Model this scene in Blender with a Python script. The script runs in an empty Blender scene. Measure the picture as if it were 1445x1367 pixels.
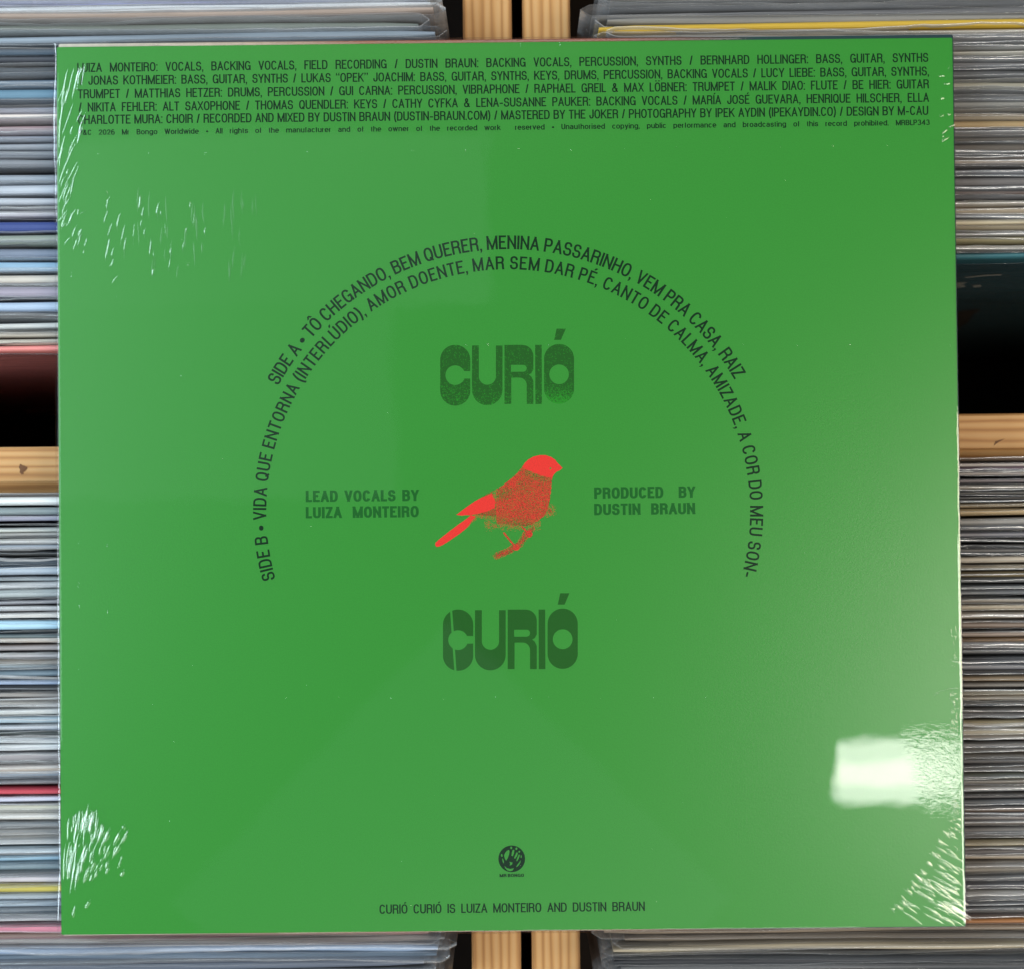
import bpy, bmesh, math, random
from mathutils import Vector, Matrix, Euler

S = bpy.context.scene
COL = S.collection

# ------------------------------------------------------------------ camera
CAM = Vector((0.0017, -0.00601, 0.44901))
ROT = Euler((0.01327, 0.00136, -0.00997), 'XYZ')
FPX = 1811.4286
cd = bpy.data.cameras.new('camera')
cam = bpy.data.objects.new('camera', cd)
COL.objects.link(cam)
cam.location = CAM
cam.rotation_euler = ROT
cd.sensor_width = 36.0
cd.lens = 36.0 * FPX / 1445.0
cd.clip_start = 0.01
cd.clip_end = 50
cd.dof.use_dof = True
cd.dof.focus_distance = 0.449
cd.dof.aperture_fstop = 8.0
S.camera = cam
RM = ROT.to_matrix()


def U(px, py, z=0.0):
    """photo pixel -> point on the horizontal plane at height z"""
    d = RM @ Vector(((px - 722.5) / FPX, (683.5 - py) / FPX, -1.0))
    return CAM + d * ((z - CAM.z) / d.z)


def mirror_at(px, py, h):
    """where a ceiling lamp at height h stands if the flat sleeve reflects it at this place"""
    p = U(px, py, 0)
    m = Vector((CAM.x, CAM.y, -CAM.z))
    d = p - m
    return m + d * ((h - m.z) / d.z)


# ------------------------------------------------------------------ world + lamps
w = bpy.data.worlds.new('World')
S.world = w
w.use_nodes = True
w.node_tree.nodes['Background'].inputs[0].default_value = (0.80, 0.88, 1.0, 1)
w.node_tree.nodes['Background'].inputs[1].default_value = 0.15
S.view_settings.view_transform = 'Standard'
S.view_settings.look = 'None'
S.view_settings.exposure = 0.0
S.view_settings.gamma = 1.0
S.render.engine = 'CYCLES'
S.cycles.transparent_max_bounces = 48
S.cycles.max_bounces = 10
S.cycles.use_denoising = True
S.cycles.sample_clamp_indirect = 6.0


def area(name, loc, target, sx, sy, radiance, col, roll=0.0):
    ld = bpy.data.lights.new(name, 'AREA')
    ld.shape = 'RECTANGLE'
    ld.size = sx
    ld.size_y = sy
    ld.energy = radiance * math.pi * sx * sy
    ld.color = col
    o = bpy.data.objects.new(name, ld)
    COL.objects.link(o)
    o.location = loc
    d = Vector(target) - Vector(loc)
    o.rotation_euler = d.to_track_quat('-Z', 'Y').to_euler()
    return o


area('window_light', (-1.15, 0.66, 0.80), (0, 0, 0), 0.50, 0.62, 14.5, (0.74, 0.90, 1.0))
area('near_window_light', (-1.20, -0.30, 0.80), (0, 0, 0), 0.50, 0.60, 14.5, (0.80, 0.93, 1.0))
area('warm_light', (1.02, -0.10, 1.10), (0, 0, 0), 0.42, 0.42, 14.0, (1.0, 0.86, 0.68))
area('ceiling_light', (-0.1, 1.15, 1.55), (0, 0, 0), 1.0, 0.5, 2.4, (1.0, 0.96, 0.90))
area('rear_light', (0.1, -1.15, 1.55), (0, 0, 0), 1.0, 0.5, 2.8, (1.0, 0.95, 0.88))


def mirrored(name, x0, y0, x1, y1, h, radiance, col, turn=0.0):
    a, b = mirror_at(x0, y0, h), mirror_at(x1, y1, h)
    c = (a + b) / 2
    o = area(name, c, (c.x, c.y, 0), abs(b.x - a.x), abs(b.y - a.y), radiance, col)
    o.rotation_euler = (0, 0, turn)


mirrored('strip_light', 1181, 1046, 1366, 1131, 1.5, 13.0, (1.0, 0.97, 0.94))
mirrored('strip_tube', 1181, 1074, 1366, 1104, 1.49, 6.0, (1.0, 0.90, 0.78))
mirrored('right_sheen_fill', 1405, 760, 1660, 1330, 1.6, 16.0, (1.0, 0.94, 0.84))  # added unseen lamp, spreads a warm haze over the sleeve's lower right
mirrored('left_sheen_fill', -400, 100, 30, 1050, 1.8, 2.4, (0.78, 0.95, 1.0))  # added cool lamp outside the mirror view, gives the left side a soft sheen
mirrored('upper_reflection_fill', -120, 195, 690, 430, 2.2, 0.30, (0.80, 0.95, 1.0))  # added dim lamp, shaped as a pale reflected patch on the film
mirrored('middle_reflection_fill', -120, 430, 560, 700, 2.2, 0.22, (0.80, 0.95, 1.0))  # added dim lamp, carries the pale reflection further down the left
mirrored('low_reflection_fill', 360, 990, 920, 1550, 2.3, 0.18, (0.72, 0.95, 1.0), math.radians(45))  # added dim lamp, turned so the film mirrors a patch with diagonal edges


# ------------------------------------------------------------------ helpers
def lin(h):
    if isinstance(h, str):
        c = [int(h[i:i + 2], 16) / 255 for i in (0, 2, 4)]
    else:
        c = h
    return tuple(v / 12.92 if v <= 0.04045 else ((v + 0.055) / 1.055) ** 2.4 for v in c)


def empty(name, loc=(0, 0, 0)):
    o = bpy.data.objects.new(name, None)
    o.empty_display_size = 0.02
    COL.objects.link(o)
    o.location = loc
    return o


def tag(o, label=None, cat=None, group=None, kind=None):
    if label: o['label'] = label
    if cat: o['category'] = cat
    if group: o['group'] = group
    if kind: o['kind'] = kind
    return o


def link_mesh(name, verts, faces, mat, parent=None, smooth=False, loc=(0, 0, 0), mats=None, fm=None):
    me = bpy.data.meshes.new(name)
    me.from_pydata([tuple(v) for v in verts], [], faces)
    if mats:
        for m in mats: me.materials.append(m)
        if fm: me.polygons.foreach_set('material_index', fm)
    elif mat:
        me.materials.append(mat)
    if smooth:
        me.polygons.foreach_set('use_smooth', [True] * len(me.polygons))
    me.update()
    o = bpy.data.objects.new(name, me)
    COL.objects.link(o)
    o.location = loc
    if parent: o.parent = parent
    return o


def box(name, lo, hi, mat, parent=None, bev=0.0, loc=(0, 0, 0)):
    bm = bmesh.new()
    bmesh.ops.create_cube(bm, size=1.0)
    for v in bm.verts:
        v.co = Vector((lo[i] + (v.co[i] + 0.5) * (hi[i] - lo[i]) for i in range(3)))
    if bev:
        bmesh.ops.bevel(bm, geom=bm.edges[:], offset=bev, segments=2, affect='EDGES')
    me = bpy.data.meshes.new(name)
    bm.to_mesh(me)
    bm.free()
    me.materials.append(mat)
    o = bpy.data.objects.new(name, me)
    COL.objects.link(o)
    o.location = loc
    if parent: o.parent = parent
    return o


def noise1(rnd, n, amp, knots):
    """smooth 1-D value noise sampled at n places"""
    k = [rnd.uniform(-1, 1) for _ in range(knots + 3)]
    out = []
    for i in range(n):
        t = i / (n - 1) * knots
        j = int(t)
        f = t - j
        f = f * f * (3 - 2 * f)
        out.append(amp * (k[j] * (1 - f) + k[j + 1] * f))
    return out


class NT:
    def __init__(self, name):
        self.m = bpy.data.materials.new(name)
        self.m.use_nodes = True
        self.t = self.m.node_tree
        self.t.nodes.clear()
        self.out = self.t.nodes.new('ShaderNodeOutputMaterial')

    def n(self, typ, **kw):
        nd = self.t.nodes.new(typ)
        for k, v in kw.items():
            if k.startswith('i_'):
                key = k[2:]
                key = int(key) if key.isdigit() else key.replace('_', ' ')
                nd.inputs[key].default_value = v
            else:
                setattr(nd, k, v)
        return nd

    def l(self, a, b):
        self.t.links.new(a, b)

    def math(self, op, a, b=None, c=None):
        nd = self.t.nodes.new('ShaderNodeMath')
        nd.operation = op
        for i, v in enumerate((a, b, c)):
            if v is None: continue
            if isinstance(v, (int, float)): nd.inputs[i].default_value = v
            else: self.l(v, nd.inputs[i])
        return nd.outputs[0]

    def mixc(self, fac, a, b, mode='MIX'):
        nd = self.t.nodes.new('ShaderNodeMix')
        nd.data_type = 'RGBA'
        nd.blend_type = mode
        for sock, v in ((nd.inputs[0], fac), (nd.inputs[6], a), (nd.inputs[7], b)):
            if isinstance(v, (int, float)): sock.default_value = v
            elif isinstance(v, tuple): sock.default_value = (v + (1,))[:4]
            else: self.l(v, sock)
        return nd.outputs[2]

    def ramp(self, fac, stops):
        nd = self.t.nodes.new('ShaderNodeValToRGB')
        el = nd.color_ramp.elements
        while len(el) < len(stops): el.new(0.5)
        for e, (p, c) in zip(el, stops):
            e.position = p
            e.color = (c + (1,))[:4]
        self.l(fac, nd.inputs[0])
        return nd.outputs[0]

    def coord(self, scale=(1, 1, 1), loc=(0, 0, 0), which='Object'):
        tc = self.n('ShaderNodeTexCoord')
        mp = self.n('ShaderNodeMapping')
        mp.inputs['Scale'].default_value = scale
        mp.inputs['Location'].default_value = loc
        self.l(tc.outputs[which], mp.inputs['Vector'])
        return mp.outputs[0]

    def noise(self, vec, scale, detail=4, rough=0.5, dist=0.0):
        nd = self.n('ShaderNodeTexNoise')
        nd.inputs['Scale'].default_value = scale
        nd.inputs['Detail'].default_value = detail
        nd.inputs['Roughness'].default_value = rough
        nd.inputs['Distortion'].default_value = dist
        if vec is not None: self.l(vec, nd.inputs['Vector'])
        return nd.outputs[0]

    def bump(self, h, strength, dist):
        nd = self.n('ShaderNodeBump')
        nd.inputs['Strength'].default_value = strength
        nd.inputs['Distance'].default_value = dist
        self.l(h, nd.inputs['Height'])
        return nd.outputs[0]

    def principled(self, col, rough=0.5, spec=0.5, normal=None):
        b = self.n('ShaderNodeBsdfPrincipled')
        for key, v in (('Base Color', col), ('Roughness', rough), ('Specular IOR Level', spec)):
            if isinstance(v, (int, float)): b.inputs[key].default_value = v
            elif isinstance(v, tuple): b.inputs[key].default_value = (v + (1,))[:4]
            else: self.l(v, b.inputs[key])
        if normal is not None: self.l(normal, b.inputs['Normal'])
        self.l(b.outputs[0], self.out.inputs[0])
        return b


# ------------------------------------------------------------------ materials
GREEN = (0.019, 0.236, 0.016)
INK = (0.002, 0.022, 0.006)
LOGO = (0.012, 0.096, 0.010)
SOFT = (0.008, 0.108, 0.014)
RED = (0.72, 0.030, 0.020)
CARD_R = 0.34


def card_bump(t):
    c = t.coord()
    f = t.noise(c, 1100, 3, 0.6)
    return t.bump(f, 0.10, 0.0003)


def m_print(name, col, grain=None, fade=None):
    t = NT(name)
    base = t.noise(t.coord(), 2600, 2, 0.6)
    c = t.mixc(t.ramp(base, [(0.35, (0, 0, 0)), (0.65, (1, 1, 1))]), tuple(v * 0.90 for v in col), tuple(v * 1.08 for v in col))
    if grain is not None:
        wn = t.n('ShaderNodeTexWhiteNoise')
        sc = t.n('ShaderNodeVectorMath', operation='SNAP')
        t.l(t.coord(), sc.inputs[0])
        sc.inputs[1].default_value = (0.00022, 0.00022, 1)
        t.l(sc.outputs[0], wn.inputs[0])
        thr = grain
        if fade:
            x = t.n('ShaderNodeSeparateXYZ')
            t.l(t.coord(), x.inputs[0])
            # fade = (x0, y_top, y_bottom): ink thins out downward for x > x0
            fx = t.math('GREATER_THAN', x.outputs[0], fade[0])
            mr = t.n('ShaderNodeMapRange')
            mr.inputs[1].default_value = fade[1]
            mr.inputs[2].default_value = fade[2]
            t.l(x.outputs[1], mr.inputs[0])
            thr = t.math('ADD', t.math('MULTIPLY', t.math('MULTIPLY', fx, mr.outputs[0]), 0.95), grain)
            gen = t.n('ShaderNodeMapRange')
            gen.inputs[1].default_value = -0.001
            gen.inputs[2].default_value = -0.0125
            t.l(x.outputs[1], gen.inputs[0])
            thr = t.math('ADD', thr, t.math('MULTIPLY', gen.outputs[0], 0.16))
        k = t.math('LESS_THAN', wn.outputs[0], thr)
        c = t.mixc(k, c, GREEN)
    t.principled(c, CARD_R, 0.18 if col != RED else 0.4, card_bump(t))
    return t.m


def m_green():
    t = NT('green_card')
    c0 = t.coord()
    a = t.noise(c0, 2200, 3, 0.7)
    b = t.noise(c0, 12, 3, 0.5)
    c = t.mixc(t.ramp(a, [(0.3, (0, 0, 0)), (0.7, (1, 1, 1))]), tuple(v * 0.88 for v in GREEN), tuple(v * 1.12 for v in GREEN))
    c = t.mixc(t.math('MULTIPLY', b, 0.12), c, (0.027, 0.245, 0.025))
    t.principled(c, CARD_R, 0.65, card_bump(t))
    return t.m


def m_front_edge():
    t = NT('front_cover_print')
    x = t.n('ShaderNodeSeparateXYZ')
    t.l(t.coord(which='Generated'), x.inputs[0])
    c = t.ramp(x.outputs[0], [(0.0, lin('d8d2c4')), (0.22, lin('b9a18c')), (0.34, lin('93563a')), (0.62, lin('8a4a34')), (0.78, lin('163c3c')), (1.0, lin('0f3338'))])
    n = t.noise(t.coord(), 300, 4)
    c = t.mixc(t.math('MULTIPLY', n, 0.4), c, lin('0f3338'))
    t.principled(c, 0.4, 0.5)
    return t.m


def m_wrap():
    t = NT('clear_shrink_film')
    lw = t.n('ShaderNodeLayerWeight', i_Blend=0.5)
    c = t.coord()
    at = t.n('ShaderNodeAttribute', attribute_name='crinkle')
    n1 = t.noise(c, 850, 3, 0.6, 0.6)
    n2 = t.noise(c, 45, 3, 0.5)
    vo = t.n('ShaderNodeTexVoronoi', i_Scale=520.0)
    vo.feature = 'F1'
    t.l(c, vo.inputs['Vector'])
    h = t.math('ADD', t.math('MULTIPLY', n1, 0.000026), t.math('MULTIPLY', vo.outputs['Distance'], 0.000011))
    h = t.math('MULTIPLY', h, at.outputs['Fac'])
    h = t.math('ADD', h, t.math('MULTIPLY', n2, 0.00003))
    bp = t.n('ShaderNodeBump', i_Strength=1.0, i_Distance=1.0)
    t.l(h, bp.inputs['Height'])
    t.l(bp.outputs[0], lw.inputs['Normal'])
    fr = t.math('MULTIPLY_ADD', t.math('POWER', lw.outputs['Facing'], 5.0), 0.9, 0.054)
    tr = t.n('ShaderNodeBsdfTransparent')
    gl = t.n('ShaderNodeBsdfGlossy', i_Roughness=0.022)
    t.l(bp.outputs[0], gl.inputs['Normal'])
    mx = t.n('ShaderNodeMixShader')
    t.l(fr, mx.inputs[0]); t.l(tr.outputs[0], mx.inputs[1]); t.l(gl.outputs[0], mx.inputs[2])
    t.l(mx.outputs[0], t.out.inputs[0])
    return t.m


def m_film(name='clear_outer_sleeve', hz=1.0):
    t = NT(name)
    lw = t.n('ShaderNodeLayerWeight', i_Blend=0.5)
    c = t.coord((1, 1, 1))
    nz = t.noise(t.coord((28, 220, 200)), 1.0, 4, 0.55)
    bp = t.n('ShaderNodeBump', i_Strength=0.6, i_Distance=0.0008)
    t.l(nz, bp.inputs['Height'])
    t.l(bp.outputs[0], lw.inputs['Normal'])
    fr = t.math('MULTIPLY_ADD', t.math('POWER', lw.outputs['Facing'], 5.0), 0.62, 0.14)
    tr = t.n('ShaderNodeBsdfTransparent')
    tr.inputs[0].default_value = (0.95, 0.96, 0.97, 1)
    gl = t.n('ShaderNodeBsdfGlossy', i_Roughness=0.11)
    t.l(bp.outputs[0], gl.inputs['Normal'])
    df = t.n('ShaderNodeBsdfDiffuse')
    df.inputs[0].default_value = (0.85, 0.86, 0.88, 1)
    mh = t.n('ShaderNodeMixShader')
    sm = t.noise(t.coord((30, 30, 120)), 1.0, 3, 0.6)
    oi = t.n('ShaderNodeObjectInfo')
    hv = t.math('MULTIPLY_ADD', t.math('POWER', oi.outputs['Random'], 1.6), 1.2, 0.32)
    t.l(t.math('MULTIPLY', t.math('MULTIPLY_ADD', sm, 0.36 * hz, 0.06 * hz), hv), mh.inputs[0])
    t.l(tr.outputs[0], mh.inputs[1]); t.l(df.outputs[0], mh.inputs[2])
    mx = t.n('ShaderNodeMixShader')
    t.l(fr, mx.inputs[0]); t.l(mh.outputs[0], mx.inputs[1]); t.l(gl.outputs[0], mx.inputs[2])
    t.l(mx.outputs[0], t.out.inputs[0])
    return t.m


def m_card():
    t = NT('record_card')
    oi = t.n('ShaderNodeObjectInfo')
    off = t.n('ShaderNodeVectorMath', operation='ADD')
    t.l(t.coord((5, 90, 40)), off.inputs[0])
    cmb = t.n('ShaderNodeCombineXYZ')
    t.l(t.math('MULTIPLY', oi.outputs['Random'], 77.0), cmb.inputs[0])
    t.l(cmb.outputs[0], off.inputs[1])
    n = t.noise(off.outputs[0], 2.0, 5, 0.6)
    mul = t.n('ShaderNodeMix', data_type='RGBA', blend_type='MULTIPLY')
    mul.inputs[0].default_value = 1.0
    t.l(oi.outputs['Color'], mul.inputs[6])
    t.l(t.ramp(n, [(0.3, (0.72, 0.72, 0.72)), (0.5, (0.95, 0.95, 0.95)), (0.72, (1.0, 1.0, 1.0))]), mul.inputs[7])
    t.principled(mul.outputs[2], 0.45, 0.4)
    return t.m


def m_wood(name, axis):
    t = NT(name)
    sc = (9, 9, 9)
    sc = tuple(1.6 if i == axis else 26 for i in range(3))
    v = t.coord(sc)
    n = t.noise(v, 1.2, 3, 0.5, 0.4)
    wv = t.n('ShaderNodeTexWave', i_Scale=3.6, i_Distortion=6.0)
    wv.inputs['Detail'].default_value = 3
    wv.bands_direction = 'Y' if axis == 0 else 'X'
    t.l(v, wv.inputs['Vector'])
    c = t.ramp(wv.outputs['Fac'], [(0.0, lin('caa06c')), (0.5, lin('c3935c')), (0.82, lin('ae7a42')), (1.0, lin('946232'))])
    fib = t.noise(t.coord(tuple(25 if i == axis else 900 for i in range(3))), 1.0, 3, 0.7)
    c = t.mixc(t.math('MULTIPLY', fib, 0.55), c, lin('b98a55'))
    c = t.mixc(t.math('MULTIPLY', n, 0.25), c, lin('d9b382'))
    t.principled(c, 0.55, 0.3, t.bump(fib, 0.25, 0.0004))
    return t.m


def m_plain(name, col, rough=0.6, spec=0.4):
    t = NT(name)
    n = t.noise(t.coord(), 60, 4)
    c = t.mixc(n, tuple(v * 0.75 for v in col), tuple(min(1, v * 1.2) for v in col))
    t.principled(c, rough, spec)
    return t.m


M_GREEN = m_green()
M_INK = m_print('black_ink', INK)
M_SOFT = m_print('dark_green_ink', SOFT)
M_RED = m_print('red_ink', RED)
M_FRONT = m_front_edge()
M_WRAP = m_wrap()
M_FILM = m_film()
M_FILM2 = m_film('thin_outer_sleeve', 0.12)
M_CARD = m_card()
M_WX = m_wood('pine_board_crosswise', 0)
M_WY = m_wood('pine_board_lengthwise', 1)
M_WZ = m_plain('knot_wood', lin('6b4420'))
M_DARK = m_plain('dark_bin_floor', (0.012, 0.010, 0.009), 0.9, 0.1)
M_FLOOR = m_plain('shop_floor_paint', (0.03, 0.028, 0.026), 0.8, 0.2)

# ------------------------------------------------------------------ floor and bins
Z_WALL = -0.025
Z_BOT = -0.345
fl = box('floor', (-1.6, -1.6, -0.40), (1.6, 1.6, -0.372), M_FLOOR)
tag(fl, kind='structure')

xa0, xa1 = U(659.5, 683, Z_WALL).x, U(728.5, 683, Z_WALL).x      # right wall of the left bin
xb0, xb1 = U(744, 683, Z_WALL).x, U(811.5, 683, Z_WALL).x        # left wall of the right bin
YE0, YE1 = -0.43, 0.43
ya_t, ya_m, ya_b = U(40, 631, Z_WALL).y, U(40, 681, Z_WALL).y, U(40, 695, Z_WALL - 0.004).y
yb_t, yb_m, yb_b = U(1400, 584, Z_WALL).y, U(1400, 635, Z_WALL).y, U(1400, 650, Z_WALL - 0.004).y
INW = 0.345   # inside width of a bin


def make_bin(label, x_in, side, wall_lo, wall_hi, yt, ym, yb):
    root = empty('record_bin', ((wall_lo + wall_hi) / 2, 0, Z_BOT - 0.022))
    tag(root, label, 'record bin', 'pine record bins')
    L = root.location
    far0 = x_in + side * INW
    far1 = far0 + side * 0.018

    def b(name, lo, hi, m, bev=0.0006):
        lo2 = tuple(min(lo[i], hi[i]) - L[i] for i in range(3))
        hi2 = tuple(max(lo[i], hi[i]) - L[i] for i in range(3))
        return box(name, lo2, hi2, m, root, bev)
    b('side_wall', (wall_lo, YE0, Z_BOT), (wall_hi, YE1, Z_WALL), M_WY)
    b('side_wall', (far0, YE0, Z_BOT), (far1, YE1, Z_WALL), M_WY)
    a0, a1 = sorted((x_in, far0))
    b('end_wall', (a0 + .0002, YE0, Z_BOT), (a1 - .0002, YE0 + 0.018, Z_WALL - 0.002), M_WX)
    b('end_wall', (a0 + .0002, YE1 - 0.018, Z_BOT), (a1 - .0002, YE1, Z_WALL - 0.002), M_WX)
    w0, w1 = sorted((wall_lo if side > 0 else wall_hi, far1))
    b('bottom_board', (w0, YE0, Z_BOT - 0.018), (w1, YE1, Z_BOT - 0.0003), M_DARK)
    # cross board: flat top with a planed slope along its near edge
    z0, z1 = Z_WALL, Z_WALL - 0.004
    prof = [(yt, Z_BOT), (yt, z0 - .0008), (yt - .0008, z0), (ym + .0006, z0), (ym, z0 - .0006), (yb, z1), (yb, Z_BOT)]
    v, f = [], []
    n = len(prof)
    for x in (a0 + .0002, a1 - .0002):
        for (y, z) in prof: v.append((x - L[0], y - L[1], z - L[2]))
    for i in range(n):
        j = (i + 1) % n
        f.append((i, j, n + j, n + i))
    f.append(tuple(range(n))[::-1]); f.append(tuple(range(n, 2 * n)))
    cb = link_mesh('cross_board', v, f, M_WX, root)
    return root, cb


binL, cbL = make_bin('left pine record bin, its cross board with a small knot, full of pale sleeves', xa0, -1, xa0, xa1, ya_t, ya_m, ya_b)
binR, cbR = make_bin('right pine record bin, its cross board without a knot, full of darker brownish sleeves', xb1, 1, xb0, xb1, yb_t, yb_m, yb_b)
# knot in the left cross board, crack in the right one
kp = U(32, 662, Z_WALL)
L = binL.location
kv = [(kp.x - L.x, kp.y - L.y, Z_WALL + .00015 - L.z)]
for i in range(18):
    a = i / 18 * 2 * math.pi
    r = 0.0013 * (1 + 0.25 * math.sin(3 * a + 1) + 0.12 * math.sin(7 * a))
    kv.append((kp.x - L.x + r * 1.05 * math.cos(a), kp.y - L.y + r * 1.3 * math.sin(a), Z_WALL + .00012 - L.z))
link_mesh('knot', kv, [(0, 1 + i, 1 + (i + 1) % 18) for i in range(18)], M_WZ, cbL)
L = binR.location
p0, p1 = U(1402, 629, Z_WALL), U(1418, 619, Z_WALL)
link_mesh('crack', [(p0.x - L.x, p0.y - L.y, Z_WALL + .00012 - L.z), (p0.x - L.x + .0008, p0.y - L.y + .0016, Z_WALL + .00012 - L.z),
                    (p1.x - L.x, p1.y - L.y, Z_WALL + .00012 - L.z), (p0.x - L.x + .0012, p0.y - L.y + .0008, Z_WALL + .00012 - L.z)],
          [(0, 3, 2, 1)], M_WZ, cbR)

# ------------------------------------------------------------------ the records in the bins
CARD_H = 0.312
Z_CARD, Z_FILM = -0.0105, -0.0060

LU = [(-22, 'a8acb8', 'grey'), (-8, '9aa2b4', 'blue grey'),
      (3, '9a9fc0', 'lavender'), (14, 'c9ced4', 'pale grey'), (24, 'a39389', 'warm brown-grey'), (38, '7b837e', 'grey-green'),
      (57, '8c9aa8', 'blue-grey'), (72, '4a5a6a', 'slate'), (85, '3a3d45', 'charcoal'), (98, '2f3238', 'black'), (115, '6b7f93', 'slate blue'),
      (134, '5e8096', 'teal blue'), (152, 'c4c4d2', 'lavender white'), (163, 'e0d6d0', 'cream'), (180, 'b39aa0', 'pinkish grey'),
      (193, '9aa0ae', 'bluish grey'), (206, '9096a0', 'mid grey'), (218, '8a8f99', 'mid grey'), (231, '7c8088', 'dull grey'), (250, '9aa3ae', 'bluish grey'),
      (270, 'b0b8c4', 'light blue-grey'), (284, 'a8aeb8', 'light grey'), (295, '74767a', 'dark grey'), (303, 'd8d4de', 'white'), (321, '33447f', 'navy blue'),
      (338, '8a948c', 'grey-green'), (356, '7f8ba0', 'blue-grey'), (375, '9cc0dc', 'light blue'), (393, 'cfc9c0', 'beige'), (413, '9a94a4', 'mauve grey'),
      (432, 'a9bcd4', 'pale blue'), (459, 'd4d6d4', 'white'), (472, 'b5aea4', 'beige-grey'), (482, 'bfb8ac', 'beige'), (493, 'e08a86', 'pink')]
LL = [(706, 'd3d8d8', 'white'), (719, '7f8c90', 'teal grey'), (730, 'a9aabd', 'lavender grey'), (747, 'c5c9c5', 'pale grey'), (755, 'a8a8a6', 'grey'),
      (763, 'd0cfca', 'off-white'), (770, '9fa8b4', 'blue-grey'), (780, '4b4c4c', 'charcoal'), (793, '4a545e', 'dark slate'), (805, 'a3b0be', 'light blue-grey'),
      (817, '9fa9b0', 'grey'), (826, 'c9cccf', 'pale grey'), (838, 'a9b2b4', 'cool grey'), (850, '8b8b93', 'mid grey'), (858, 'c4c4c8', 'pale grey'),
      (868, 'cfcac6', 'off-white'), (881, 'a9cdf0', 'sky blue'), (896, '5d6a6e', 'dark teal'), (904, 'c9bbae', 'tan'), (914, '8f8a8c', 'grey'),
      (924, 'cccbcf', 'pale grey'), (932, '8f8880', 'taupe'), (940, 'b9c8d2', 'pale blue'), (950, '6b7d8a', 'slate'), (962, '98aac6', 'dusty blue'),
      (971, '2f3136', 'black'), (981, 'b4b0ae', 'light grey'), (992, 'c7c2bc', 'pale beige'), (1003, 'b9bcbb', 'light grey'), (1014, '9fb0bb', 'blue-grey'),
      (1025, 'a5b3c6', 'pale blue'), (1033, '4a5050', 'charcoal'), (1043, 'c9ced2', 'pale grey'), (1055, 'd0d3d6', 'white'), (1070, 'a9a4a8', 'grey'),
      (1084, 'c3b6aa', 'tan'), (1094, 'a4b1c0', 'blue-grey'), (1104, '7d7d80', 'dark grey'), (1113, 'b5404f', 'red'), (1127, 'b9bccd', 'lavender'),
      (1137, 'cdccbc', 'pale yellow-grey'), (1151, 'cfccc6', 'off-white'), (1164, '8f979f', 'mid grey'), (1176, 'c2beb8', 'pale beige'), (1187, 'b9bcbe', 'light grey'),
      (1198, 'a5b4be', 'blue-grey'), (1212, '8fb0c4', 'light blue'), (1222, '7d8f98', 'slate grey'), (1238, 'c4bfc6', 'pale lilac'), (1251, 'b0a450', 'olive yellow'),
      (1263, 'a9b3bd', 'blue-grey'), (1276, '9fadba', 'blue-grey'), (1287, '59646e', 'dark slate'), (1296, 'c0c0c4', 'pale grey'), (1309, 'd6899c', 'pink'),
      (1320, '8d7f72', 'brown'), (1329, 'a8a8a8', 'light grey'), (1341, '93a6c0', 'dusty blue'), (1353, '7c8ea0', 'slate blue'), (1365, '5b6270', 'dark slate'),
      (1378, '9aa0ac', 'grey'), (1391, '8d939c', 'grey')]
RU = [(-20, '6a6a6c', 'grey'), (-8, '8a8780', 'grey'),
      (3, '55565a', 'dark grey'), (15, '6b6c70', 'grey'), (26, '8a8884', 'light grey'), (37, 'c9a63a', 'yellow'), (47, 'a89f8f', 'beige'), (56, '4a4644', 'charcoal'),
      (68, '8f8d88', 'light grey'), (76, 'c0b9a8', 'cream'), (85, '6d6e6e', 'grey'), (94, '77777a', 'cool grey'), (108, '595a5c', 'dark grey'), (122, 'a39f90', 'beige-grey'),
      (138, '77797c', 'grey'), (148, '8e8d89', 'light grey'), (162, 'ada08c', 'sand'), (174, 'b39a72', 'tan'), (187, '7a7571', 'taupe'), (196, '5a5652', 'dark brown-grey'),
      (210, '58524c', 'dark brown'), (223, '8f8680', 'taupe'), (231, 'a09488', 'pale brown'), (243, '77767a', 'grey'), (257, '6d6a6a', 'dark grey'),
      (271, 'a88f84', 'pinkish brown'), (279, '6f6e70', 'grey'), (288, 'b5a793', 'cream'), (299, 'a89a86', 'beige'), (312, 'cfc3a8', 'pale cream'), (321, '8a7f6a', 'khaki'),
      (330, 'a09a92', 'light grey'), (340, '8b8160', 'olive'), (350, 'b9b6b0', 'pale grey'), (361, '30666f', 'dark teal')]
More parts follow.
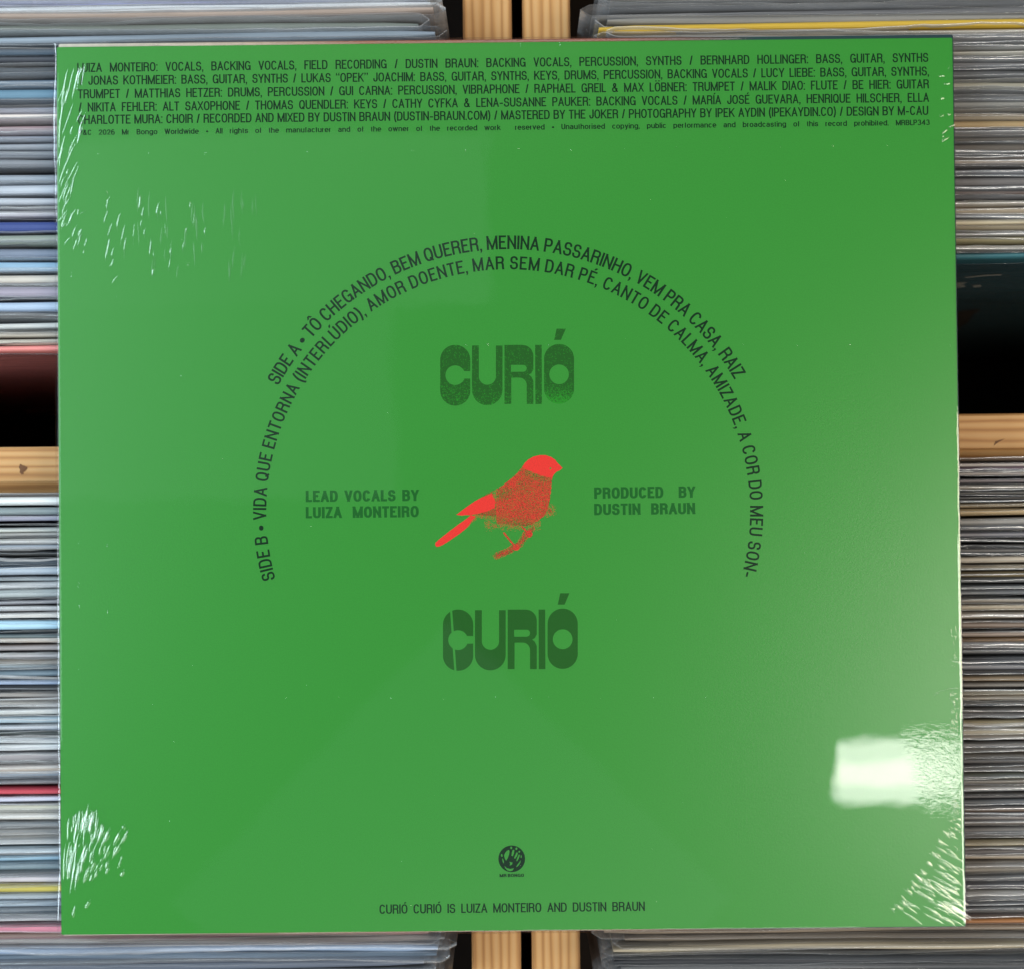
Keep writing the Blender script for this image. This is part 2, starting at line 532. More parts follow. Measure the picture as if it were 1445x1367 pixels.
RL = [(655, 'b9b0aa', 'pale grey'), (662, '6a5560', 'plum'), (670, 'a39a94', 'light brown-grey'), (678, '6e6668', 'mauve grey'), (687, 'b0a698', 'beige'),
      (695, '4a4844', 'charcoal'), (703, '2f2d2b', 'black'), (711, 'b3a387', 'cream'), (722, 'b39a72', 'tan'), (734, '8a8783', 'grey'), (745, '5c5a5e', 'dark grey'),
      (754, '77757a', 'cool grey'), (762, '3d3b3b', 'black'), (770, '4a4848', 'charcoal'), (778, '6a6867', 'grey'), (789, 'cabfae', 'pale cream'), (800, '8a7f6c', 'taupe'),
      (809, '6b5d40', 'olive brown'), (818, '77797a', 'grey'), (827, '6f7275', 'cool grey'), (836, '85878a', 'cool grey'), (846, 'a39a8e', 'beige-grey'), (856, 'c2b49d', 'cream'),
      (868, 'b5a796', 'sand'), (882, '7a6a5e', 'brown'), (893, '8c7c70', 'light brown'), (903, 'b08f6c', 'tan'), (911, '8f8276', 'taupe'), (920, '55565a', 'dark grey'),
      (930, '6a6a6e', 'grey'), (939, '77777c', 'cool grey'), (948, '4c4c50', 'charcoal'), (957, '8a7860', 'brown'), (966, '6f6a64', 'brown-grey'), (975, 'c0b5a0', 'cream'),
      (983, 'a89e90', 'beige'), (991, '3c3a3a', 'black'), (1000, '77716c', 'brown-grey'), (1009, '5b5a5c', 'dark grey'), (1019, 'b0a284', 'sand'), (1030, 'bdb199', 'cream'),
      (1040, '8f8880', 'taupe'), (1049, '6d6864', 'brown-grey'), (1058, '7a736b', 'brown-grey'), (1067, '8f877c', 'taupe'), (1076, '5f5c5c', 'dark grey'), (1085, '77706a', 'brown-grey'),
      (1094, '6f7268', 'grey-green'), (1103, '8a837a', 'taupe'), (1112, 'a69c8f', 'beige'), (1121, '4c4a4c', 'charcoal'), (1131, '5f6164', 'dark grey'), (1142, '6b5648', 'dark brown'),
      (1151, '7a7370', 'brown-grey'), (1160, '6d6660', 'brown-grey'), (1170, '807870', 'taupe'), (1180, '57524e', 'dark brown-grey'), (1190, 'b3a586', 'sand'),
      (1200, '6a6462', 'brown-grey'), (1210, 'a89a88', 'beige'), (1221, '8f8880', 'taupe'), (1231, 'a29a90', 'beige-grey'), (1241, '5a585a', 'dark grey'), (1250, '5d595c', 'dark grey'),
      (1259, 'b9b4ae', 'pale grey'), (1268, '4c4c50', 'charcoal'), (1278, '55565a', 'dark grey'), (1287, '8a8580', 'grey'), (1296, 'a8703f', 'orange-brown'),
      (1307, '8f7f6e', 'light brown'), (1319, '807568', 'taupe'), (1331, 'b5a890', 'cream'), (1342, '35353a', 'black'), (1352, '3c3d42', 'charcoal'), (1363, '6b6b6e', 'grey'),
      (1376, '77736e', 'grey'), (1389, '5f5c5c', 'dark grey')]

ORD = ['', 'first', 'second', 'third', 'fourth', 'fifth', 'sixth', 'seventh', 'eighth', 'ninth', 'tenth', 'eleventh', 'twelfth', 'thirteenth', 'fourteenth', 'fifteenth',
       'sixteenth', 'seventeenth', 'eighteenth', 'nineteenth', 'twentieth']
TENS = {2: 'twenty', 3: 'thirty', 4: 'forty', 5: 'fifty', 6: 'sixty', 7: 'seventy', 8: 'eighty'}
TENTH = {3: 'thirtieth', 4: 'fortieth', 5: 'fiftieth', 6: 'sixtieth', 7: 'seventieth', 8: 'eightieth'}


def ordinal(n):
    if n <= 20: return ORD[n]
    if n % 10 == 0: return TENTH[n // 10]
    return TENS[n // 10] + '-' + ORD[n % 10]


def card_mesh(rnd, t):
    n = 26
    wv = noise1(rnd, n, 0.00045, 5)
    th = noise1(rnd, n, 0.18, 6)
    tp = noise1(rnd, n, 0.0004, 4)
    v, f = [], []
    W2 = 0.156
    for i in range(n):
        x = -W2 + 2 * W2 * i / (n - 1)
        k = t * (1 + th[i])
        if i in (0, n - 1): k *= 0.55
        y = wv[i]
        z = tp[i]
        sec = [(-k / 2, -CARD_H), (-k / 2, -0.0015), (-k * .36, -0.0004), (-k * .15, 0), (k * .15, 0), (k * .36, -0.0004), (k / 2, -0.0015), (k / 2, -CARD_H)]
        for (dy, dz) in sec: v.append((x, y * (1 if dz > -.1 else .3) + dy, z + dz))
    m = 8
    for i in range(n - 1):
        for j in range(m):
            a, b = i * m + j, i * m + (j + 1) % m
            f.append((a, a + m, b + m, b))
    f.append(tuple(range(m))); f.append(tuple((n - 1) * m + j for j in reversed(range(m))))
    return v, f


def film_mesh(rnd, t, hi):
    """an open-topped clear envelope: two wavy sheets joined at both ends, each with a small rolled lip"""
    n = 100
    W2 = 0.1605
    hs = [-0.315, -0.09, -0.030, -0.016, -0.010, -0.006, -0.0035, -0.0015, 0.0]
    v, f = [], []
    common = noise1(rnd, n, 0.0004, 5)
    for side in (-1, 1):
        base = len(v)
        w1 = noise1(rnd, n, rnd.uniform(.0003, .0010), 7)
        w2 = noise1(rnd, n, rnd.uniform(.00005, .00028), 26)
        w3 = noise1(rnd, n, rnd.choice((.00002, .00008, .00022)), 60)
        zt = noise1(rnd, n, rnd.uniform(.0003, .0014), 4)
        zf = noise1(rnd, n, .0002, 30)
        opn = rnd.uniform(0.0, 0.0009)
        lr = rnd.choice((.00012, .0002, .00032, .0005, .0007))
        if rnd.random() < .4: lr = .00005
        slope = rnd.uniform(-.0012, .0012)
        dz0 = rnd.uniform(-.0012, .0006)
        lip = [(math.radians(a)) for a in (30, 60, 90, 120, 150)]
        m = len(hs) + len(lip)
        for i in range(n):
            u = i / (n - 1)
            x = -W2 + 2 * W2 * u
            e = min(1.0, min(u, 1 - u) / 0.012)
            e = math.sin(e * math.pi / 2)
            rag = lr * (0.45 + 0.75 * abs(math.sin(u * 7 + side + t * 9999)))
            for h in hs:
                k = max(0, 1 + h / 0.02)
                y = side * (t / 2 + .00035 + opn * k) * e + (common[i] + (w1[i] + w2[i]) * k + w3[i] * max(0, 1 + h / .008)) + slope * (u - .5) * k
                top = max(0, 1 + h / 0.02)
                v.append((x, y, hi + h + (zt[i] + zf[i] + dz0) * top))
            y0, z0 = y, hi + zt[i] + zf[i] + dz0
            for a in lip:
                v.append((x, y0 + side * rag * (1 - math.cos(a)), z0 + rag * math.sin(a)))
        for i in range(n - 1):
            for j in range(m - 1):
                a = base + i * m + j
                q = (a, a + m, a + m + 1, a + 1)
                f.append(q if side < 0 else q[::-1])
    # join the sheets down both ends
    half = len(v) // 2
    m = half // n
    for i in (0, n - 1):
        for j in range(len(hs) - 1):
            a, b = i * m + j, half + i * m + j
            f.append((a, b, b + 1, a + 1))
    return v, f


def make_row(rows, xpx, x_end, side, seed, bin_name, row_name, up, gain):
    rnd = random.Random(seed)
    order = list(rows)
    n = len(order)
    made = []
    for i, (py, hx, cname) in enumerate(order):
        p = U(xpx, py, Z_CARD)
        prev = order[i - 1][0] if i else py - 12
        nxt = order[i + 1][0] if i < n - 1 else py + 12
        pitch = min(py - prev, nxt - py, 16) * 0.000255
        t = max(0.0014, pitch * 0.86)
        if cname == 'yellow': t *= 1.25
        zc = Z_CARD + rnd.uniform(-.0022, .0022)
        vivid = cname in ('yellow', 'navy blue', 'red', 'olive yellow', 'sky blue', 'orange-brown')
        if vivid: zc = Z_CARD + 0.0026
        k = (n - i) if up else (i + 1)            # counted from the cross board
        xc = x_end + side * (0.156 + 0.0105 + rnd.uniform(-.0035, .0065))
        root = empty('record', (xc, p.y, zc - CARD_H))
        root.rotation_euler = (rnd.uniform(-.004, .004), 0, rnd.uniform(-.005, .005))
        # keep the measured place at the strip where the row shows
        root.location.y -= (p.x - xc) * math.tan(root.rotation_euler.z) + CARD_H * -math.sin(root.rotation_euler.x)
        tag(root, "%s record in clear cover, %s %s the %s bin's cross board" % (cname, ordinal(k), row_name, bin_name), 'record', 'records filed in the bins')
        v, f = card_mesh(rnd, t)
        c = link_mesh('card_sleeve', v, f, M_CARD, root, False, (0, 0, CARD_H))
        c.color = tuple(min(0.88, q * gain + 0.005) for q in lin(hx)) + (1,)
        fh = (Z_FILM + rnd.uniform(-.0035, .0010)) - zc
        v, f = film_mesh(rnd, t, fh)
        link_mesh('plastic_cover', v, f, M_FILM2 if vivid or (up and i == n - 1) else M_FILM, root, True, (0, 0, CARD_H))
        made.append((root, t))
    return made


rowLU = make_row(LU, 40, xa0, -1, 11, 'left', 'behind', True, 1.12)
rowLL = make_row(LL, 40, xa0, -1, 22, 'left', 'in front of', False, 1.15)
rowRU = make_row(RU, 1400, xb1, 1, 33, 'right', 'behind', True, 0.95)
rowRL = make_row(RL, 1400, xb1, 1, 44, 'right', 'in front of', False, 0.9)

# ------------------------------------------------------------------ flat lettering
ST = {}
E_, C_ = 'E', 'C'


def arc(cx, cy, rx, ry, a0, a1, n=9, p=2.4):
    out = []
    for i in range(n + 1):
        a = math.radians(a0 + (a1 - a0) * i / n)
        c, s = math.cos(a), math.sin(a)
        out.append((cx + rx * math.copysign(abs(c) ** (2 / p), c), cy + ry * math.copysign(abs(s) ** (2 / p), s)))
    return out


RB = [(0, 1), (.55, 1)] + arc(.55, .76, .42, .24, 90, -90, 8) + [(0, .52)]
ST['A'] = (.57, [(E_, [(0, 0), (.5, 1)]), (E_, [(1, 0), (.5, 1)]), (C_, [(.2, .3), (.8, .3)])])
ST['B'] = (.54, [(E_, [(0, 0), (0, 1)]), (C_, [(0, 1), (.55, 1)] + arc(.55, .77, .4, .23, 90, -90, 8) + [(0, .54)]), (C_, [(0, .54), (.55, .54)] + arc(.55, .27, .45, .27, 90, -90, 8) + [(0, 0)])])
ST['C'] = (.55, [(C_, arc(.5, .5, .5, .5, 28, 332, 22))])
ST['D'] = (.55, [(E_, [(0, 0), (0, 1)]), (C_, [(0, 1), (.45, 1)] + arc(.45, .5, .55, .5, 90, -90, 14) + [(0, 0)])])
ST['E'] = (.47, [(E_, [(0, 0), (0, 1)]), (E_, [(0, 1), (1, 1)]), (C_, [(0, .53), (.95, .53)]), (E_, [(0, 0), (1, 0)])])
ST['F'] = (.44, [(E_, [(0, 0), (0, 1)]), (E_, [(0, 1), (1, 1)]), (C_, [(0, .51), (.92, .51)])])
ST['G'] = (.57, [(C_, arc(.5, .5, .5, .5, 28, 350, 24)), (C_, [(.55, .46), (1.08, .46)]), (E_, [(1, .46), (1, 0)])])
ST['H'] = (.55, [(E_, [(0, 0), (0, 1)]), (E_, [(1, 0), (1, 1)]), (C_, [(0, .52), (1, .52)])])
ST['I'] = (0, [(E_, [(.5, 0), (.5, 1)])])
ST['J'] = (.44, [(C_, [(1, 1.09), (1, .3)] + arc(.5, .3, .5, .3, 0, -180, 10) + [(0, .36)])])
ST['K'] = (.55, [(E_, [(0, 0), (0, 1)]), (E_, [(0, .36), (.95, 1)]), (E_, [(.36, .58), (1, 0)])])
ST['L'] = (.43, [(E_, [(0, 0), (0, 1)]), (E_, [(0, 0), (1, 0)])])
ST['M'] = (.70, [(E_, [(0, 0), (0, 1)]), (E_, [(1, 0), (1, 1)]), (E_, [(0, 1), (.5, 0)]), (E_, [(1, 1), (.5, 0)])])
ST['N'] = (.56, [(E_, [(0, 0), (0, 1)]), (E_, [(1, 0), (1, 1)]), (E_, [(0, 1), (1, 0)])])
ST['O'] = (.57, [(C_, arc(.5, .5, .5, .5, 90, 450, 30))])
ST['P'] = (.52, [(E_, [(0, 0), (0, 1)]), (C_, [(0, 1), (.55, 1)] + arc(.55, .73, .45, .27, 90, -90, 9) + [(0, .46)])])
ST['Q'] = (.57, [(C_, arc(.5, .5, .5, .5, 90, 450, 30)), (C_, [(.58, .22), (1.02, -.07)])])
ST['R'] = (.55, [(E_, [(0, 0), (0, 1)]), (C_, [(0, 1), (.55, 1)] + arc(.55, .755, .42, .245, 90, -90, 9) + [(0, .51)]), (C_, [(.5, .51)] + arc(.55, .3, .4, .21, 90, 0, 5) + [(.96, .08), (1.02, -.08)])])
ST['S'] = (.53, [(C_, [(.95, .73)] + arc(.5, .75, .45, .25, 8, 262, 14) + arc(.5, .26, .5, .26, 82, -172, 14) + [(0, .31)])])
ST['T'] = (.48, [(E_, [(.5, 0), (.5, .98)]), (E_, [(0, 1), (1, 1)])])
ST['U'] = (.55, [(C_, [(0, 1.09), (0, .33)] + arc(.5, .33, .5, .33, 180, 360, 12) + [(1, 1.09)])])
ST['V'] = (.54, [(E_, [(0, 1), (.5, 0)]), (E_, [(1, 1), (.5, 0)])])
ST['W'] = (.8, [(E_, [(0, 1), (.25, 0)]), (E_, [(.5, 1), (.25, 0)]), (E_, [(.5, 1), (.75, 0)]), (E_, [(1, 1), (.75, 0)])])
ST['X'] = (.53, [(E_, [(0, 0), (1, 1)]), (E_, [(0, 1), (1, 0)])])
ST['Y'] = (.53, [(E_, [(0, 1), (.5, .42)]), (E_, [(1, 1), (.5, .42)]), (E_, [(.5, .46), (.5, 0)])])
ST['Z'] = (.48, [(E_, [(0, 1), (1, 1)]), (E_, [(0, 0), (1, 0)]), (C_, [(1, 1), (0, 0)])])
ST['/'] = (.30, [(E_, [(0, 0), (1, 1)])])
ST['-'] = (.36, [(C_, [(-.2, .36), (1.2, .36)])])
ST['('] = (.24, [(C_, [(1.4, 1.12), (.75, .95), (.3, .72), (.05, .45), (.3, .15), (.75, -.1), (1.4, -.26)])])
ST[')'] = (.24, [(C_, [(-.4, 1.12), (.25, .95), (.7, .72), (.95, .45), (.7, .15), (.25, -.1), (-.4, -.26)])])
ST['&'] = (.62, [(C_, [(1.0, -.06), (.3, .66)] + arc(.42, .82, .2, .18, 215, -40, 8) + [(.5, .6), (.12, .42)] + arc(.38, .24, .36, .25, 150, 330, 8) + [(.9, .42)])])
OL = arc(.5, .36, .5, .36, 90, 450, 24)
ST['a'] = (.52, [(C_, [(.06, .56)] + arc(.5, .5, .44, .22, 150, 0, 8) + [(.94, -.06)]), (C_, [(.94, .42), (.4, .40)] + arc(.38, .2, .38, .2, 90, 270, 8) + [(.65, .02), (.94, .16)])])
ST['b'] = (.54, [(E_, [(0, 0), (0, 1)]), (C_, OL)])
ST['c'] = (.5, [(C_, arc(.5, .36, .5, .36, 35, 325, 16))])
ST['d'] = (.54, [(E_, [(1, 0), (1, 1)]), (C_, OL)])
ST['e'] = (.54, [(C_, [(.02, .36), (.98, .36)] + arc(.5, .36, .5, .36, 0, 322, 18))])
ST['f'] = (.28, [(C_, [(.42, -.07), (.42, .8), (.6, .98), (1.1, 1)]), (C_, [(-.1, .68), (1.1, .68)])])
ST['g'] = (.54, [(C_, OL), (C_, [(1, .79), (1, -.08)] + arc(.5, -.08, .5, .2, 0, -160, 8))])
ST['h'] = (.52, [(E_, [(0, 0), (0, 1)]), (C_, [(0, .36)] + arc(.5, .44, .5, .28, 180, 0, 10) + [(1, -.08)])])
ST['i'] = (0, [(C_, [(.5, -.08), (.5, .79)]), (C_, [(.5, .93), (.5, 1.09)])])
ST['k'] = (.5, [(E_, [(0, 0), (0, 1)]), (C_, [(0, .22), (.95, .76)]), (E_, [(.35, .42), (1, 0)])])
ST['l'] = (0, [(E_, [(.5, 0), (.5, 1)])])
ST['m'] = (.84, [(C_, [(0, -.08), (0, .79)]), (C_, [(0, .4)] + arc(.25, .46, .25, .26, 180, 0, 8) + [(.5, -.08)]), (C_, [(.5, .4)] + arc(.75, .46, .25, .26, 180, 0, 8) + [(1, -.08)])])
ST['n'] = (.52, [(C_, [(0, -.08), (0, .79)]), (C_, [(0, .36)] + arc(.5, .44, .5, .28, 180, 0, 10) + [(1, -.08)])])
ST['o'] = (.54, [(C_, OL)])
ST['p'] = (.54, [(C_, [(0, -.3), (0, .79)]), (C_, OL)])
ST['r'] = (.30, [(C_, [(0, -.08), (0, .79)]), (C_, [(0, .35)] + arc(1.0, .38, 1.0, .33, 180, 95, 6))])
ST['s'] = (.48, [(C_, [(x, y * .72) for x, y in ST['S'][1][0][1]])])
ST['t'] = (.27, [(C_, [(.42, .97), (.42, .18), (.6, .0), (1.1, .0)]), (C_, [(-.1, .69), (1.1, .69)])])
ST['u'] = (.52, [(C_, [(0, .79), (0, .28)] + arc(.5, .28, .5, .28, 180, 360, 10)), (C_, [(1, -.08), (1, .79)])])
ST['w'] = (.76, [(E_, [(0, .74), (.25, 0)]), (E_, [(.5, .74), (.25, 0)]), (E_, [(.5, .74), (.75, 0)]), (E_, [(1, .74), (.75, 0)])])
ST['y'] = (.5, [(C_, [(0, .78), (.52, .02)]), (C_, [(1, .78), (.4, -.26), (.0, -.28)])])
ST['v'] = (.5, [(E_, [(0, .74), (.5, 0)]), (E_, [(1, .74), (.5, 0)])])
ST['0'] = (.52, [(C_, arc(.5, .5, .5, .5, 90, 450, 28))])
ST['2'] = (.52, [(C_, [(.03, .68)] + arc(.5, .73, .47, .27, 172, -25, 12) + [(0, 0), (1.08, 0)])])
ST['3'] = (.52, [(C_, arc(.48, .77, .44, .23, 165, -90, 12)), (C_, arc(.48, .27, .52, .27, 90, -165, 12))])
ST['4'] = (.55, [(C_, [(1.1, .25), (.02, .25), (.74, .95)]), (E_, [(.76, 0), (.76, 1)])])
ST['6'] = (.52, [(C_, arc(.5, .31, .5, .31, 90, 450, 24)), (C_, [(0, .34)] + arc(.5, .5, .5, .5, 180, 50, 10))])
SMALL = {'Ô': ('O', '^'), 'Ú': ('U', "'"), 'É': ('E', "'"), 'Í': ('I', "'"), 'Ó': ('O', "'"), 'Ö': ('O', '"')}
BEAR = 0.032


def ribbon(pts, s, closed=False):
    """quads along a polyline of width s"""
    n = len(pts)
    L, R = [], []
    for i in range(n):
        if closed:
            a, b = pts[(i - 1) % n], pts[(i + 1) % n]
        else:
            a, b = pts[max(0, i - 1)], pts[min(n - 1, i + 1)]
        dx, dy = b[0] - a[0], b[1] - a[1]
        d = math.hypot(dx, dy) or 1
        nx, ny = -dy / d, dx / d
        k = 1.0
        if 0 < i < n - 1 or closed:
            p, q = pts[i - 1], pts[i]
            ex, ey = q[0] - p[0], q[1] - p[1]
            e = math.hypot(ex, ey) or 1
            c = abs((-ey / e) * nx + (ex / e) * ny)
            k = 1 / max(c, .6)
        L.append((pts[i][0] + nx * s / 2 * k, pts[i][1] + ny * s / 2 * k))
        R.append((pts[i][0] - nx * s / 2 * k, pts[i][1] - ny * s / 2 * k))
    return L, R


def glyph(ch, s):
    """polygons (lists of quads) in cap-height units, and the advance"""
    out = []
    if ch in (',', '.', ':', '•', '“', '”'):
        def sq(x, y, w, h): return [(x, y), (x + w, y), (x + w, y + h), (x, y + h)]
        if ch == '.': return [[sq(0, 0, s, s)]], s
        if ch == ':': return [[sq(0, 0, s, s)], [sq(0, .62, s, s)]], s
        if ch == ',': return [[sq(0, 0, s, s)], [[(s * .35, 0), (s, 0), (s * .75, -.12), (s * .15, -.19), (s * .1, -.13)]]], s
        if ch == '•':
            r = .17
            return [[[(r + r * math.cos(i * math.pi / 10), .42 + r * math.sin(i * math.pi / 10)) for i in range(20)]]], 2 * r
        g = []
        for k in (0, s * 1.6):
            if ch == '”': g += [[sq(k, .86, s, s)], [[(k + s * .35, .86), (k + s, .86), (k + s * .7, .76), (k + s * .1, .68), (k + s * .1, .74)]]]
            else: g += [[sq(k, .72, s, s)], [[(k, .86), (k + s * .65, .86), (k + s * .9, 1.0), (k + s * .9, 1.05), (k + s * .3, .98)]]]
        return g, s * 2.6
    acc = None
    if ch in SMALL: ch, acc = SMALL[ch]
    w, strokes = ST[ch]
    if ch in 'Iil': w = s
    for kind, pts in strokes:
        P = [(s / 2 + u * (w - s), s / 2 + v * (1 - s)) for u, v in pts]
        if kind == E_:
            (x0, y0), (x1, y1) = P[0], P[-1]
            d = math.hypot(x1 - x0, y1 - y0)
            ux, uy = (x1 - x0) / d, (y1 - y0) / d
            ex = s / 2 / max(abs(uy), .5) if abs(uy) > .3 else s / 2
            ex = ex * 1.15 if 0.3 < abs(uy) < .99 else ex
            P[0] = (x0 - ux * ex, y0 - uy * ex)
            P[-1] = (x1 + ux * ex, y1 + uy * ex)
        closed = len(P) > 20 and math.hypot(P[0][0] - P[-1][0], P[0][1] - P[-1][1]) < 1e-6
        if closed: P = P[:-1]
        L, R = ribbon(P, s, closed)
        if kind == E_ or ch in 'JU':
            L = [(x, min(1, max(0, y))) for x, y in L]
            R = [(x, min(1, max(0, y))) for x, y in R]
        qs = []
        m = len(P)
        for i in range(m if closed else m - 1):
            j = (i + 1) % m
            qs.append([L[i], R[i], R[j], L[j]])
        out.append(qs)
    cx = w / 2
    if acc == "'": out.append([[(cx - .04, 1.07), (cx + .07, 1.07), (cx + .2, 1.25), (cx + .03, 1.25)]])
    if acc == '^': out.append([[(cx - .2, 1.07), (cx - .07, 1.07), (cx, 1.17), (cx, 1.28), (cx - .06, 1.28)]]); out.append([[(cx + .07, 1.07), (cx + .2, 1.07), (cx + .06, 1.28), (cx, 1.28), (cx, 1.17)]])
    if acc == '"':
        for dx in (-.15, .15): out.append([[(cx + dx - s / 2, 1.1), (cx + dx + s / 2, 1.1), (cx + dx + s / 2, 1.1 + s), (cx + dx - s / 2, 1.1 + s)]])
    return out, w


Z_INK = 0.00003


class Ink:
    def __init__(self):
        self.v, self.f = [], []

    def poly(self, pts, z):
        b = len(self.v)
        for x, y in pts: self.v.append((x, y, z))
        # face up
        a = sum(pts[i][0] * pts[(i + 1) % len(pts)][1] - pts[(i + 1) % len(pts)][0] * pts[i][1] for i in range(len(pts)))
        idx = list(range(b, b + len(pts)))
        self.f.append(tuple(idx if a > 0 else idx[::-1]))

    def glyphs(self, polys, fn):
        for k, stroke in enumerate(polys):
            for q in stroke:
                self.poly([fn(x, y) for x, y in q], Z_INK + k * 0.000004)

    def line(self, text, p0, p1, cap, s, sx=1.0):
        """justified between two points: the words keep their width, the spaces stretch"""
        words = text.split(' ')
        ww = []
        for wd in words:
            x = 0
            for ch in wd: x += glyph(ch, s)[1] * sx + 2 * BEAR * sx
            ww.append(max(0, x - 2 * BEAR * sx))
        d = Vector((p1[0] - p0[0], p1[1] - p0[1]))
        Lc = d.length / cap
        u = d.normalized()
        nrm = Vector((-u.y, u.x))
        gaps = max(1, len(words) - 1)
        sp = (Lc - sum(ww)) / gaps
        if sp < 0.28:                                   # too tight: narrow the letters instead
            k = (Lc - 0.29 * gaps) / sum(ww)
            return self.line(text, p0, p1, cap, s, sx * k)
        x = 0
        for wd, wl in zip(words, ww):
            for ch in wd:
                g, a = glyph(ch, s)
                self.glyphs(g, lambda gx, gy: (p0[0] + (u.x * (x + gx * sx) + nrm.x * gy) * cap, p0[1] + (u.y * (x + gx * sx) + nrm.y * gy) * cap))
                x += (a + 2 * BEAR) * sx
            x += sp - (2 * BEAR * sx if wd else 0)

    def arc(self, text, c, r, a0, a1, cap, s):
        """letters standing on a circle, from angle a0 to a1 (degrees from the top, clockwise)"""
        tot = sum((.24 if ch == ' ' else glyph(ch, s)[1] + 2 * BEAR) for ch in text) - 2 * BEAR
        k = math.radians(a1 - a0) * r / (tot * cap)
        x = 0
        for ch in text:
            if ch == ' ':
                x += .24
                continue
            g, a = glyph(ch, s)
            th = math.radians(a0) + (x + a / 2) * cap * k / r
            ct, sn = math.cos(th), math.sin(th)
            o = Vector((c[0] + r * sn, c[1] + r * ct))

            def fn(gx, gy):
                dx = (gx - a / 2) * cap * min(k, 1.15)
                dy = gy * cap
                return (o.x + ct * dx + sn * dy, o.y - sn * dx + ct * dy)
            self.glyphs(g, fn)
            x += a + 2 * BEAR

    def build(self, name, mat, parent):
        return link_mesh(name, self.v, self.f, mat, parent)


def XY(px, py):
    p = U(px, py, 0)
    return (p.x, p.y)


MM = 0.31500 / 1268.0      # metres per photo pixel on the sleeve


# ------------------------------------------------------------------ the green sealed record
HW, HH, TH = 0.1575, 0.1553, 0.0046
alb = empty('sealed_record', (0, 0, -TH))
tag(alb, 'sealed green record sleeve lying back side up across the bins, with a red bird printed', 'record sleeve')
AZ = TH   # children are placed so that local z = world z + TH


def child(o):
    o.parent = alb
    o.location = (0, 0, AZ)
    return o


def rounded_panel(name, x0, x1, y0, y1, z0, z1, mat):
    bm = bmesh.new()
    bmesh.ops.create_cube(bm, size=1)
    for v in bm.verts:
        v.co = Vector((x0 if v.co.x < 0 else x1, y0 if v.co.y < 0 else y1, z0 if v.co.z < 0 else z1))
    bmesh.ops.bevel(bm, geom=[e for e in bm.edges], offset=0.0003, segments=2, affect='EDGES')
    me = bpy.data.meshes.new(name)
    bm.to_mesh(me); bm.free()
    me.materials.append(mat)
    o = bpy.data.objects.new(name, me)
    COL.objects.link(o)
    return child(o)


rounded_panel('back_panel', -HW, HW, -HH, HH, -0.0012, 0.0, M_GREEN)
rounded_panel('front_panel', -HW + .0002, HW + 0.0007, -HH - 0.0007, HH + 0.0016, -TH + .0002, -0.0014, M_FRONT)

k = Ink()
CRED = [("LUIZA MONTEIRO: VOCALS, BACKING VOCALS, FIELD RECORDING / DUSTIN BRAUN: BACKING VOCALS, PERCUSSION, SYNTHS / BERNHARD HOLLINGER: BASS, GUITAR, SYNTHS", 109, 102.3, 1310, 87.9),
        ("/ JONAS KOTHMEIER: BASS, GUITAR, SYNTHS / LUKAS “OPEK” JOACHIM: BASS, GUITAR, SYNTHS, KEYS, DRUMS, PERCUSSION, BACKING VOCALS / LUCY LIEBE: BASS, GUITAR, SYNTHS,", 113, 120.4, 1311, 107.1),
        ("TRUMPET / MATTHIAS HETZER: DRUMS, PERCUSSION / GUI CARNA: PERCUSSION, VIBRAPHONE / RAPHAEL GREIL & MAX LÖBNER: TRUMPET / MALIK DIAO: FLUTE / BE HIER: GUITAR", 110, 139.5, 1311, 125.2),
        ("/ NIKITA FEHLER: ALT SAXOPHONE / THOMAS QUENDLER: KEYS / CATHY CYFKA & LENA-SUSANNE PAUKER: BACKING VOCALS / MARÍA JOSÉ GUEVARA, HENRIQUE HILSCHER, ELLA", 111, 158.2, 1311, 144.2),
        ("CHARLOTTE MURA: CHOIR / RECORDED AND MIXED BY DUSTIN BRAUN (DUSTIN-BRAUN.COM) / MASTERED BY THE JOKER / PHOTOGRAPHY BY IPEK AYDIN (IPEKAYDIN.CO) / DESIGN BY M-CAU", 110, 175.8, 1310, 162.7)]
for tx, x0, y0, x1, y1 in CRED:
    k.line(tx, XY(x0, y0), XY(x1, y1), 13.0 * MM, .137, 1.11)
child(k.build('credits_text', M_INK, alb))
k = Ink()
k.line("P&C 2026 Mr Bongo Worldwide • All rights of the manufacturer and of the owner of the recorded work  reserved • Unauthorised copying, public performance and broadcasting of this record prohibited. MRBLP343",
          XY(111, 191.2), XY(1312, 176.8), 7.7 * MM, .15, 1.3)
child(k.build('copyright_text', M_INK, alb))
k = Ink()
k.arc("SIDE A • TÔ CHEGANDO, BEM QUERER, MENINA PASSARINHO, VEM PRA CASA, RAIZ", XY(717, 720), 368 * MM, -61.0, 60.6, 19.5 * MM, .134)
k.arc("SIDE B • VIDA QUE ENTORNA (INTERLÚDIO), AMOR DOENTE, MAR SEM DAR PÉ, CANTO DE CALMA, AMIZADE, A COR DO MEU SON-", XY(717, 721), 340.5 * MM, -105.6, 106.0, 18.6 * MM, .134)
child(k.build('track_list_text', M_INK, alb))
k = Ink()
k.line("LEAD VOCALS BY", XY(431.5, 708), XY(591, 706.4), 16 * MM, .195, 1.28)
k.line("LUIZA MONTEIRO", XY(431.5, 730.8), XY(591, 729.2), 16 * MM, .195, 1.28)
child(k.build('vocal_credit_text', M_SOFT, alb))
k = Ink()
k.line("PRODUCED BY", XY(838.5, 703.4), XY(981, 701.8), 16 * MM, .195, 1.28)
k.line("DUSTIN BRAUN", XY(838.5, 726.4), XY(981, 724.8), 16 * MM, .195, 1.28)
child(k.build('producer_credit_text', M_SOFT, alb))
k = Ink()
